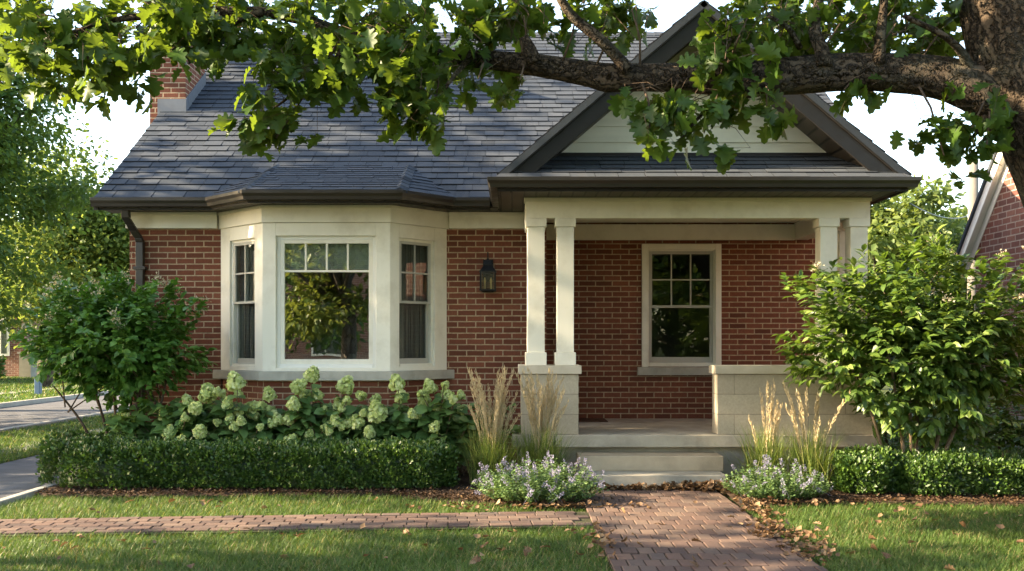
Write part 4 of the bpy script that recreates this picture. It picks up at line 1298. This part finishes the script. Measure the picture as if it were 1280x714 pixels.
def hedge(name, label, cat, path, half_w, h, n, seed, size=.040, group=None, round_=False, lump=.085):
    """clipped box: leaves in a thick shell over a rounded ridge along a path"""
    rng = np.random.RandomState(seed)
    x0, y0 = path[0]
    t = thing(name, (x0, y0, 0), label, cat, group)
    L = [Vector((p[0], p[1])) for p in path]
    seg = [(L[i + 1] - L[i]).length for i in range(len(L) - 1)]; tot = sum(seg)
    def at(s):
        s = min(max(s, 0), tot)
        for i, q in enumerate(seg):
            if s <= q or i == len(seg) - 1:
                d = (L[i + 1] - L[i]).normalized(); return L[i] + d * s, d
            s -= q
    def surf(s, a, off, d_in):
        """a: 0..pi round the cross-section of a soft-cornered box"""
        p, d = at(s); nn = Vector((d.y, -d.x))
        e = 1.0
        endd = min(s, tot - s)
        if endd < half_w: e = math.sqrt(max(.05, 1 - (1 - endd / half_w) ** 2))
        hw_, hh = half_w * e - d_in, h * (.86 + .14 * e) - d_in
        per = hh * 2 + hw_ * 2; q = a / math.pi * per
        if q < hh: cx, cz, n0, n1 = hw_, q, 1., .1
        elif q < hh + 2 * hw_: cx, cz, n0, n1 = hw_ - (q - hh), hh, 0., 1.
        else: cx, cz, n0, n1 = -hw_, per - q, -1., .1
        # round the shoulders
        r = min(hw_, hh) * (.95 if round_ else .35)
        ox, oz = abs(cx) - (hw_ - r), cz - (hh - r)
        if ox > 0 and oz > 0:
            l = math.hypot(ox, oz)
            n0, n1 = math.copysign(ox / l, cx), oz / l
            f = min(1, r / l); cx = math.copysign(hw_ - r + ox * f, cx); cz = hh - r + oz * f
        if round_: cx *= .72 + .28 * math.sin(min(1, cz / hh + .25) * math.pi / 2)
        bmp = 1 + lump * math.sin(s * 5.3 + off + math.sin(s * 2.2)) * math.sin(a * 3 + off) + lump * .8 * math.sin(s * 13 + a * 5 + 2 * math.sin(s * 3.1)) * (.5 + .5 * math.sin(s * 1.7)) + lump * .5 * math.sin(s * 27 + a * 11)
        return np.array([p.x + nn.x * cx * bmp, p.y + nn.y * cx * bmp, .03 + cz * bmp]), np.array([nn.x * n0, nn.y * n0, n1])
    nb = NPB()
    # solid inner shell in a dark leaf tone, darkening the gaps between leaves
    V, Fs = [], []; ns, na = max(6, int(tot / .08)), 12
    for i in range(ns + 1):
        for j in range(na + 1):
            V.append(surf(tot * i / ns, math.pi * j / na, 1., .11)[0])
    for i in range(ns):
        for j in range(na):
            a = i * (na + 1) + j; Fs.append((a, a + na + 1, a + na + 2, a + 1))
    nb.add_mesh(V, Fs, 0, .1)
    s = rng.random(n) * (tot + half_w * 2) - half_w; s = np.clip(s, 0.01, tot - .01); a = np.pi * rng.random(n); dp = np.abs(rng.normal(size=n)) * .05 - .035
    pos = np.empty((n, 3)); nr = np.empty((n, 3))
    for i in range(n):
        pos[i], nr[i] = surf(s[i], a[i], 1., dp[i])
        if s[i] < .05: nr[i, :2] -= np.array(at(0)[1]) * .9
        if s[i] > tot - .05: nr[i, :2] += np.array(at(tot)[1]) * .9
    e = (s < .02) | (s > tot - .02)
    pos[:, :2] += rng.normal(size=(n, 2)) * .012 + (e[:, None] * rng.normal(size=(n, 2)) * .03)
    ax = nr * .8 + unit(rng, n) * .8 + np.array([0, 0, .45])
    nb.scatter(T_SMALL, pos, ax, nr + unit(rng, n) * .8, size * (.45 + .95 * rng.random(n)), rng)
    # stray shoots
    k = n // 55
    for i in range(k):
        p, q = surf(rng.random() * tot, .4 + 2.3 * rng.random(), 1., 0)
        d = q * .5 + np.array([0, 0, .8]) + rng.normal(size=3) * .3; d /= np.linalg.norm(d)
        m = 7
        f = np.arange(m) / m
        pp = p + d * (f[:, None] * .075)
        nb.scatter(T_SMALL, pp, np.tile(d, (m, 1)) + unit(rng, m) * .8, unit(rng, m), size * .95, rng, rnd=.6 + .4 * rng.random(m))
    nb.build('foliage', M['box'], t)
    return t


hedge('boxwood_hedge', 'long low clipped hedge running under the bay window, its left end turning back', 'hedge', [(-4.62, 11.1), (-4.58, 10.5), (-4.35, 10.08), (-3.9, 9.96), (-2.5, 9.94), (-.62, 9.9)], .30, .35, 42000, 61)
hedge('boxwood_hedge', 'short dark low hedge at the foot of the tall right shrub', 'hedge', [(3.66, 9.5), (4.85, 9.5)], .30, .285, 13000, 62, .04, None, False, .1)
hedge('boxwood_bush', 'small round bush with sunlit tips between the reed grass and right hedge', 'bush', [(3.15, 9.48), (3.55, 9.5)], .29, .33, 6000, 63, .042, None, True, .12)

# hydrangeas
def flower_mesh(seed, L=.155, Wd=.088):
    rng = np.random.RandomState(seed); nb = NPB(); n = 150
    h = rng.random(n) ** 1.1; th = rng.random(n) * 6.283
    r = Wd * np.sqrt(1.02 - h) * (.75 + .3 * rng.random(n)) * (.7 + .5 * np.minimum(1, h * 5))
    p = np.stack([r * np.cos(th), r * np.sin(th), h * L], 1)
    nrm = np.stack([np.cos(th), np.sin(th), .35 + h], 1)
    for q in range(2):
        nb.scatter(([(-.5, -.5, 0), (.5, -.5, 0), (.5, .5, 0), (-.5, .5, 0), (0, 0, .12)], [(0, 1, 4), (1, 2, 4), (2, 3, 4), (3, 0, 4)]), p + rng.normal(size=p.shape) * .006, unit(rng, n), nrm + rng.normal(size=(n, 3)) * .45, .030 + .012 * rng.random(n), rng)
    return nb
FL = [(260, 487, 1.15), (242, 504, .8), (207, 516, .7), (210, 538, .85), (227, 549, .8), (249, 533, .85), (285, 502, .7), (297, 473, 1.1), (299, 513, .6), (302, 523, .6), (292, 531, .55), (275, 524, .5),
      (328, 503, 1.3), (338, 490, .85), (342, 510, .7), (349, 522, .75), (360, 521, .7), (359, 546, .8), (368, 477, .95), (375, 487, .5), (367, 501, .8), (386, 541, .6), (388, 464, .95), (399, 491, .75), (407, 531, .8), (422, 523, .75),
      (425, 503, .8), (430, 478, 1.1), (431, 526, .75), (449, 524, .85), (454, 491, .65), (469, 495, .7), (472, 510, 1.25), (498, 475, .95), (504, 492, .8), (531, 493, .8), (531, 505, .6), (540, 480, .9), (548, 506, .6), (563, 490, .8), (575, 510, .7), (577, 492, .6), (555, 478, .5)]
_r = random.Random(4)
FL += [(215 + 355 * _r.random(), 484 + 58 * _r.random(), .45 + .3 * _r.random()) for _ in range(26)]
HYD = [(-3.65, 'hydrangea bush with lime-white cones at the left end of the row, beside the bare stems'), (-2.85, 'hydrangea bush with a large cream cone under the left half of the bay window'),
       (-2.05, 'hydrangea bush with flowers reaching the stone sill below the picture window'), (-1.3, 'hydrangea bush under the right side window of the bay'), (-.72, 'hydrangea bush at the right end of the row, next to the tan reed grass')]
fmesh = [None] * 4
for hi, (hx, lab) in enumerate(HYD):
    rng = np.random.RandomState(90 + hi)
    t = thing('hydrangea_bush', (hx, 10.6, 0), lab, 'bush', 'hydrangeas below the bay window')
    mine = []
    for (fx, fy, fs) in FL:
        Y = 10.2 + .34 * ((fx * 7 + fy * 13) % 17) / 17 * (1 if fy < 520 else .5)
        p = W(fx, fy, Y)
        if hi == min(range(5), key=lambda k: abs(HYD[k][0] - p[0])): mine.append((p, fs))
    chains = []; nb = NPB(); pos, ax, nr, sz = [], [], [], []
    heads = [np.array(p) for p, _ in mine]
    extra = [np.array([hx + rng.normal() * .36, 10.36 + rng.random() * .5, .40 + rng.random() * .42]) for _ in range(46)]
    for j, p in enumerate(heads + extra):
        b = Vector((hx + rng.normal() * .1, 10.65 + rng.normal() * .08, 0)); e = Vector(p) - Vector((0, 0, .03))
        m = b.lerp(e, .55) + Vector((0, 0, .08))
        chains.append([(b, .008), (m, .006), (e, .004)])
        for f in ([.35, .45, .55, .65, .74, .82] if j < len(heads) else [.4, .55, .68, .8, .9, .98, 1.0]):
            q = b.lerp(m, f / .55) if f < .55 else m.lerp(e, (f - .55) / .45)
            th = rng.random() * 6.283
            for s in (0, math.pi, math.pi / 2):
                a = np.array([math.cos(th + s), math.sin(th + s) - .25, -.15 + rng.normal() * .3])
                pos.append(np.array(q)); ax.append(a); nr.append(np.array([0, -.35, 1.]) + rng.normal(size=3) * .35); sz.append((.10 + .08 * rng.random()))
    limb('stem', chains, M['twigpale'], t, 5, 0, 3)
    nb.scatter(T_OVAL, np.array(pos), np.array(ax), np.array(nr), np.array(sz), rng, 0, 1.15)
    nb.build('foliage', M['hydleaf'], t)
    for p, fs in mine:
        v = rng.randint(0, 4)
        if fmesh[v] is None:
            o = flower_mesh(200 + v).build('flower_head', M['hydflower']); fmesh[v] = o.data
            o.parent = t
        else:
            o = bpy.data.objects.new('flower_head', fmesh[v]); COL.objects.link(o); o.parent = t
        o.location = Vector(p) - Vector((hx, 10.6, 0)) - Vector((0, 0, .09 * fs))
        o.rotation_euler = (rng.normal() * .38 + .2, rng.normal() * .42, rng.random() * 6.28); o.scale = (fs * .86, fs * .86, fs * .95)

# reed grass
def plume_mesh(seed):
    rng = np.random.RandomState(seed); nb = NPB(); n = 60; L = .36
    h = rng.random(n); bend = .05 * h ** 2
    r = .008 * np.sin(np.pi * np.clip(h * .93 + .07, 0, 1)) ** .6
    th = rng.random(n) * 6.283
    p = np.stack([r * np.cos(th) + bend, r * np.sin(th), h * L], 1)
    a = np.stack([np.cos(th) * .25, np.sin(th) * .25, np.ones(n)], 1)
    nb.scatter(T_SMALL, p, a, unit(rng, n), .030 + .025 * rng.random(n), rng, 0, .26)
    V = []
    for k in range(6):
        z = -.45 + .7 * k / 5; b = .05 * max(0, z / L) ** 2
        for q in range(3): V.append((b + .0022 * math.cos(2.1 * q), .0022 * math.sin(2.1 * q), z))
    nb.add_mesh(V, [(k * 3 + q, k * 3 + (q + 1) % 3, k * 3 + 3 + (q + 1) % 3, k * 3 + 3 + q) for k in range(5) for q in range(3)], 0, .8)
    return nb
pmesh = []
def reed(x, y, label, n, ht, spread, seed, nbl=900):
    rng = np.random.RandomState(seed)
    t = thing('feather_reed_grass', (x, y, 0), label, 'grass clump', 'clumps of feather reed grass')
    nb = NPB()
    b = np.stack([x + rng.normal(size=nbl) * .085, y + rng.normal(size=nbl) * .075, np.full(nbl, -.01)], 1)
    th = rng.random(nbl) * 6.283; lean = np.abs(rng.normal(size=nbl)) * .26
    a = np.stack([np.cos(th) * lean, np.sin(th) * lean, np.ones(nbl)], 1)
    L = .35 + .42 * rng.random(nbl)
    # each blade arches in three pieces
    segs = 4
    V = []; Fv = []
    for i in range(nbl):
        p = b[i].copy(); d = a[i] / np.linalg.norm(a[i]); w = np.array([-math.sin(th[i]), math.cos(th[i]), 0]) * .0042
        arch = rng.random() * .16 + lean[i] * .35
        base = len(V)
        for k in range(segs + 1):
            wk = w * (1 - (k / segs) ** 1.6)
            V.append(p - wk); V.append(p + wk)
            p = p + d * L[i] / segs; d = d + np.array([math.cos(th[i]) * arch, math.sin(th[i]) * arch, -arch * .8]); d /= np.linalg.norm(d)
        for k in range(segs): Fv.append((base + 2 * k, base + 2 * k + 1, base + 2 * k + 3, base + 2 * k + 2))
    Vn = np.array(V); nb.V.append(Vn); nb.F.append(np.array(Fv) + nb.n); nb.rnd.append(np.repeat(rng.random(nbl), segs)); nb.mi.append(np.zeros(len(Fv))); nb.n += len(Vn)
    nb.build('foliage', M['reed'], t)
    for k in range(n):
        v = rng.randint(0, 4)
        if len(pmesh) <= v:
            v = len(pmesh); o = plume_mesh(300 + v).build('plume', M['plume']); pmesh.append(o.data); o.parent = t
        else:
            o = bpy.data.objects.new('plume', pmesh[v]); COL.objects.link(o); o.parent = t
        th_ = rng.random() * 6.28; tilt = abs(rng.normal()) * spread
        s = .85 + .3 * rng.random()
        hz = ht * (.62 + .38 * rng.random()) - .36 * s
        o.rotation_euler = (0, tilt, th_); o.scale = (1, 1, s)
        o.location = (math.cos(th_) * (.05 + math.tan(tilt) * hz * .55) + rng.normal() * .02, math.sin(th_) * (.04 + math.tan(tilt) * hz * .55), hz)
reed(-.20, 9.95, 'tall tan reed grass clump between the hedge end and the left porch pier', 54, 1.19, .16, 71)
reed(.29, 10.0, 'tan reed grass clump standing in front of the left limestone pier', 46, 1.18, .14, 72)
reed(2.50, 9.75, 'thin reed grass clump at the right of the steps, nearest the catmint', 12, 1.08, .13, 73, 600)
reed(2.90, 9.70, 'sunlit reed grass clump in front of the porch parapet, beside the round bush', 13, 1.05, .2, 74, 650)

# catmint
smesh = []
def spike_mesh(seed):
    rng = np.random.RandomState(seed); nb = NPB(); n = 34
    w = rng.randint(0, 5, n) / 5.; th = rng.random(n) * 6.283; r = .011 * (1 - .5 * w) + .003
    p = np.stack([r * np.cos(th), r * np.sin(th), .02 + w * .085 + rng.normal(size=n) * .005], 1)
    nb.scatter(T_SMALL, p, np.stack([np.cos(th), np.sin(th), np.full(n, .5)], 1), unit(rng, n), .016 + .007 * rng.random(n), rng, 0, 1.2)
    V = [(.0016 * math.cos(2.1 * q), .0016 * math.sin(2.1 * q), z) for z in (-.12, .10) for q in range(3)]
    nb.add_mesh(V, [(q, (q + 1) % 3, 3 + (q + 1) % 3, 3 + q) for q in range(3)], 0, .0)
    return nb
def catmint(x, y, rx, ry, h, label, n, seed):
    rng = np.random.RandomState(seed)
    t = thing('catmint_plant', (x, y, 0), label, 'flowers', 'catmint beside the steps')
    nb = NPB(); pos, ax, nr, sz = [], [], [], []
    ns = int(520 * rx * ry / .3)
    tips = []
    V = []; Fv = []
    for i in range(ns):
        th = rng.random() * 6.283; rd = math.sqrt(rng.random())
        e = np.array([x + rx * rd * math.cos(th), y + ry * rd * math.sin(th), h * (.22 + .72 * math.sqrt(max(0, 1 - rd * rd * .9))) * (.6 + .62 * rng.random())])
        b = np.array([x + rx * rd * .6 * math.cos(th), y + ry * rd * .6 * math.sin(th), 0.])
        for f in np.linspace(.25, 1, 9):
            q = b + (e - b) * f; ph = rng.random() * 6.283
            for s in (0, math.pi):
                pos.append(q); ax.append(np.array([math.cos(ph + s), math.sin(ph + s), .35])); nr.append(np.array([0, 0, 1.]) + rng.normal(size=3) * .4); sz.append(.020 + .016 * rng.random())
        tips.append((e, e - b))
    nb.scatter(T_SMALL, np.array(pos), np.array(ax), np.array(nr), np.array(sz), rng, 0, 1.25)
    nb.build('foliage', M['mint'], t)
    rng.shuffle(tips)
    front = sorted(tips[:int(n * 1.6)], key=lambda q: q[0][1] - q[0][2] * .6)[:n]
    for e, d in front:
        v = rng.randint(0, 4)
        if len(smesh) <= v:
            v = len(smesh); o = spike_mesh(400 + v).build('flower_spike', M['mintflower']); smesh.append(o.data); o.parent = t
        else:
            o = bpy.data.objects.new('flower_spike', smesh[v]); COL.objects.link(o); o.parent = t
        o.location = Vector(e) - Vector((x, y, 0)); d = Vector(d).normalized()
        o.rotation_euler = (-d.y * .9 + rng.normal() * .2, d.x * .9 + rng.normal() * .25, rng.random() * 6); s = .38 + .36 * rng.random(); o.scale = (s, s, s * 1.35)
catmint(.24, 9.05, .62, .46, .34, 'mound of lavender-flowered catmint left of the concrete steps', 88, 81)
catmint(2.44, 9.20, .52, .38, .29, 'mound of lavender-flowered catmint right of the concrete steps', 44, 82)


# ------------------------------------------------------------------ lawn
def lawn_mask(x, y):
    pf_, pb_ = 7.805 + .088 * x, 8.44 + .08 * x
    on_path = (y > pf_ - .01) & (y < pb_ + .015) & (x > -4.6) & (x < WX0 + .1)
    walk = (x > WX0 - .015) & (x < WX1 + .015) & (y > 4.4)
    bl = np.where(x < -1.1, 9.42 + .05 * np.sin(x * 2.1), 9.42 + (8.62 - 9.42) * np.clip((x + 1.1) / 1.5, 0, 1) + .05 * np.sin(x * 2.1))
    bed_l = (y > bl) & (x > -4.56) & (x < .66)
    brr = 8.86 + .06 * np.sin(x * 2.3) + .05 * (x - 2) * .3
    bed_r = (y > brr) & (x > 1.9) & (x < 5.5 + .2 * np.sin(y * 3))
    hse = (y > 11.5) & (x > -4.5) & (x < 4.2)
    drv = (x < -4.53) & (x > -6.2)
    return ~(on_path | walk | bed_l | bed_r | hse | drv)


def blades(name, n, x0, x1, y0, y1, seed, hgt, wid, mask=True, frus=True):
    rng = np.random.RandomState(seed)
    # denser towards the near edge, as far as it shows
    u = rng.random(n); y = 1 / (1 / y0 + u * (1 / y1 - 1 / y0)); x = x0 + (x1 - x0) * rng.random(n)
    ok = np.ones(n, bool)
    if frus: ok &= np.abs(x) < .56 * y + .3
    if mask: ok &= lawn_mask(x + rng.normal(size=n) * .018, y + rng.normal(size=n) * .018)
    x, y = x[ok], y[ok]; n = len(x)
    patch = .5 + .5 * np.sin(x * 1.7 + 1.3 * np.sin(y * 2.1)) * np.sin(y * 2.6 + np.sin(x * 1.1))
    pos = np.stack([x, y, np.full(n, -.032)], 1)
    th = rng.random(n) * 6.283; ln = .15 + .5 * rng.random(n)
    ax = np.stack([np.cos(th) * ln, np.sin(th) * ln, np.ones(n)], 1)
    face = np.stack([np.cos(th), np.sin(th), np.full(n, .2)], 1)
    h = hgt * (.55 + .75 * rng.random(n)) * (.8 + .35 * patch)
    dry = (rng.random(n) < .06 + .22 * np.clip(.45 - patch, 0, .4) + .12 * (np.sin(x * 5.3 + 2) * np.sin(y * 6.1) > .6))
    nb = NPB()
    for m, sel in ((0, ~dry), (1, dry)):
        nb.scatter(T_BLADE, pos[sel], ax[sel], face[sel], h[sel], rng, m, (wid / h)[sel], np.clip(rng.random(sel.sum()) * .8 + .2 * patch[sel], 0, 1))
    return nb.build(name, [M['grass'], M['drygrass']], kind='stuff')


tag(blades('lawn_grass', 260000, -5.6, 5.9, 5.7, 9.9, 91, .062, .0050), 'short green lawn grass around the brick paths', 'grass')
tag(blades('side_grass', 26000, 4.2, 7.0, 9.5, 22, 92, .08, .011), 'grass strip between the two houses', 'grass')
tag(blades('verge_grass', 60000, -8.3, -6.2, 9, 40, 93, .075, .012, False, True), 'grass strips along the side street', 'grass')
tag(blades('far_grass', 60000, -26, -11.8, 22, 60, 94, .09, .03, False, True), 'lawn across the side street', 'grass')

# mulch
rng = np.random.RandomState(14); nb = NPB(); n = 9000
x = np.where(rng.random(n) < .6, -4.5 + 5.1 * rng.random(n), 2.05 + 3.4 * rng.random(n))
fr_ = np.array([bed_left_front(a) if a < 1 else bed_right_front(a) for a in x]); y = fr_ + rng.random(n) ** 1.5 * 1.1 - .02
nb.scatter(T_DRY, np.stack([x, y, np.full(n, .018) + .012 * rng.random(n)], 1), np.concatenate([unit(rng, n)[:, :2], rng.normal(size=(n, 1)) * .2], 1), np.array([0, 0, 1.]) + rng.normal(size=(n, 3)) * .3, .02 + .035 * rng.random(n), rng, 0, .6)
M['chip'] = m_leaf('bark_chip', (.035, .022, .014), (.075, .045, .028), (.16, .10, .06), .05, .1, 6.)
tag(nb.build('mulch_chips', M['chip'], kind='stuff'), 'dark bark mulch scattered over the planting beds', 'mulch')

# ------------------------------------------------------------------ fallen leaves
rng = np.random.RandomState(15); nb = NPB()
def litter(cx, cy, sx, sy, n, zt):
    p = np.stack([cx + rng.normal(size=n) * sx, cy + rng.normal(size=n) * sy, np.zeros(n)], 1)
    p[:, 1] = np.minimum(p[:, 1], 9.80 if abs(cy - 9.7) < .2 else 99)
    p[:, 2] = .012 + zt * rng.random(n)
    nb.scatter(T_DRY, p, np.concatenate([unit(rng, n)[:, :2], rng.normal(size=(n, 1)) * .25], 1), np.array([0, 0, 1.]) + rng.normal(size=(n, 3)) * .4, .038 + .036 * rng.random(n), rng, 0, 1.1)
for k in range(14):
    litter(.8 + .09 * k, 9.72, .06, .035, 22, .03)
litter(1.95, 9.68, .16, .07, 240, .07); litter(1.7, 9.72, .12, .05, 90, .04); litter(2.15, 9.45, .08, .14, 90, .05)
litter(2.12, 9.0, .06, .12, 26, .03); litter(2.08, 8.45, .05, .22, 100, .035); litter(1.95, 7.45, .10, .13, 100, .035); litter(2.03, 6.9, .09, .22, 100, .035); litter(2.0, 7.9, .05, .2, 26, .03)
litter(.5, 8.66, .35, .04, 50, .03); litter(.66, 7.2, .05, .3, 40, .03); litter(-.1, 8.6, .3, .05, 26, .03); litter(2.6, 8.86, .4, .04, 40, .03)
tag(nb.build('leaf_litter', M['dryleaf'], kind='stuff'), 'brown fallen leaves gathered against the steps and path edges', 'leaf litter')
# single leaves lying on the lawn and the walk
lm = []
for v in range(5):
    q = NPB(); r_ = np.random.RandomState(500 + v)
    q.scatter(T_DRY if v % 2 else T_OAK, np.zeros((1, 3)), np.array([[1., .0, .05]]), np.array([[.1 * v, .2, 1.]]), .1, r_, 0, 1.1, np.array([.25 + .17 * v]))
    lm.append(q)
first = {}
def fallen(x, y, z, grp, lab):
    v = rng.randint(0, 5)
    if v not in first:
        o = lm[v].build('fallen_leaf', M['dryleaf']); first[v] = o
    else:
        o = first[v].copy(); COL.objects.link(o)
    o.location = (x, y, z); o.rotation_euler = (rng.normal() * .35, rng.normal() * .35, rng.random() * 6.28); s = .42 + .42 * rng.random(); o.scale = (s, s, s)
    tag(o, lab, 'leaf', grp)
for k in range(62):
    x, y = 2.15 + 3.0 * rng.random(), 6.1 + 2.7 * rng.random()
    fallen(x, y, .025, 'fallen leaves on the right lawn', 'dry tan leaf lying on the lawn right of the brick walk')
for k in range(56):
    x = .6 - 4.2 * rng.random() ** 1.6; y = 6.1 + 1.5 * rng.random()
    fallen(x, y, .025, 'fallen leaves on the left lawn', 'dry tan leaf lying on the lawn left of the brick walk')
for k in range(22):
    x = .3 - 4.4 * rng.random(); y = path_back(x) + .1 + .6 * rng.random()
    fallen(x, min(y, 9.35), .025, 'fallen leaves beside the hedge', 'dry leaf on the grass strip below the long hedge')
for k in range(22):
    fallen(.75 + 1.2 * rng.random(), 6.3 + 3.2 * rng.random(), .012, 'fallen leaves on the brick walk', 'single dry leaf lying on the brick walkway')

# ------------------------------------------------------------------ light, sky, camera
SUN_EL, SUN_DIR = 26.0, (-1.0, -.08)
w = bpy.data.worlds.new('World'); sc.world = w; w.use_nodes = True
nt = w.node_tree; nt.nodes.clear()
sky = nt.nodes.new('ShaderNodeTexSky'); sky.sky_type = 'NISHITA'; sky.sun_disc = False
sky.sun_elevation = R(SUN_EL); sky.sun_rotation = math.atan2(SUN_DIR[0], SUN_DIR[1]) % (2 * math.pi)
sky.air_density = 1.0; sky.dust_density = 1.2; sky.ozone_density = 1.0
bg = nt.nodes.new('ShaderNodeBackground'); bg.inputs[1].default_value = .13
ow = nt.nodes.new('ShaderNodeOutputWorld')
nt.links.new(sky.outputs[0], bg.inputs[0]); nt.links.new(bg.outputs[0], ow.inputs[0])
ld = bpy.data.lights.new('sun', 'SUN'); ld.energy = 4.3; ld.angle = R(.5); ld.color = (1, .86, .66)
lo = bpy.data.objects.new('sun', ld); COL.objects.link(lo)
sd = Vector((SUN_DIR[0], SUN_DIR[1], 0)).normalized() * math.cos(R(SUN_EL)) + Vector((0, 0, math.sin(R(SUN_EL))))
lo.rotation_euler = sd.to_track_quat('Z', 'Y').to_euler(); lo.location = sd * 60

cd = bpy.data.cameras.new('camera'); cam = bpy.data.objects.new('camera', cd); COL.objects.link(cam)
cam.location = (0, 0, CAM_H); cam.rotation_euler = (R(90), 0, 0)
cd.sensor_width = 36; cd.lens = 36 * F / 1280; cd.shift_y = (HOR - 357) / 1280
cd.clip_start = .1; cd.clip_end = 2000
sc.camera = cam
vs = sc.view_settings; sc.display_settings.display_device = 'sRGB'
vs.view_transform = 'Standard'; vs.look = 'None'; vs.gamma = 1; vs.use_curve_mapping = False
vs.exposure = 2.68
vs.use_white_balance = True; vs.white_balance_temperature = 7600; vs.white_balance_tint = 10
cy = sc.cycles
cy.use_denoising = True
try: cy.denoiser = 'OPENIMAGEDENOISE'
except Exception: pass
cy.denoising_prefilter = 'ACCURATE'
cy.max_bounces = 8; cy.diffuse_bounces = 3; cy.glossy_bounces = 3; cy.transmission_bounces = 4; cy.transparent_max_bounces = 12
cy.caustics_reflective = False; cy.caustics_refractive = False
cy.sample_clamp_indirect = 8
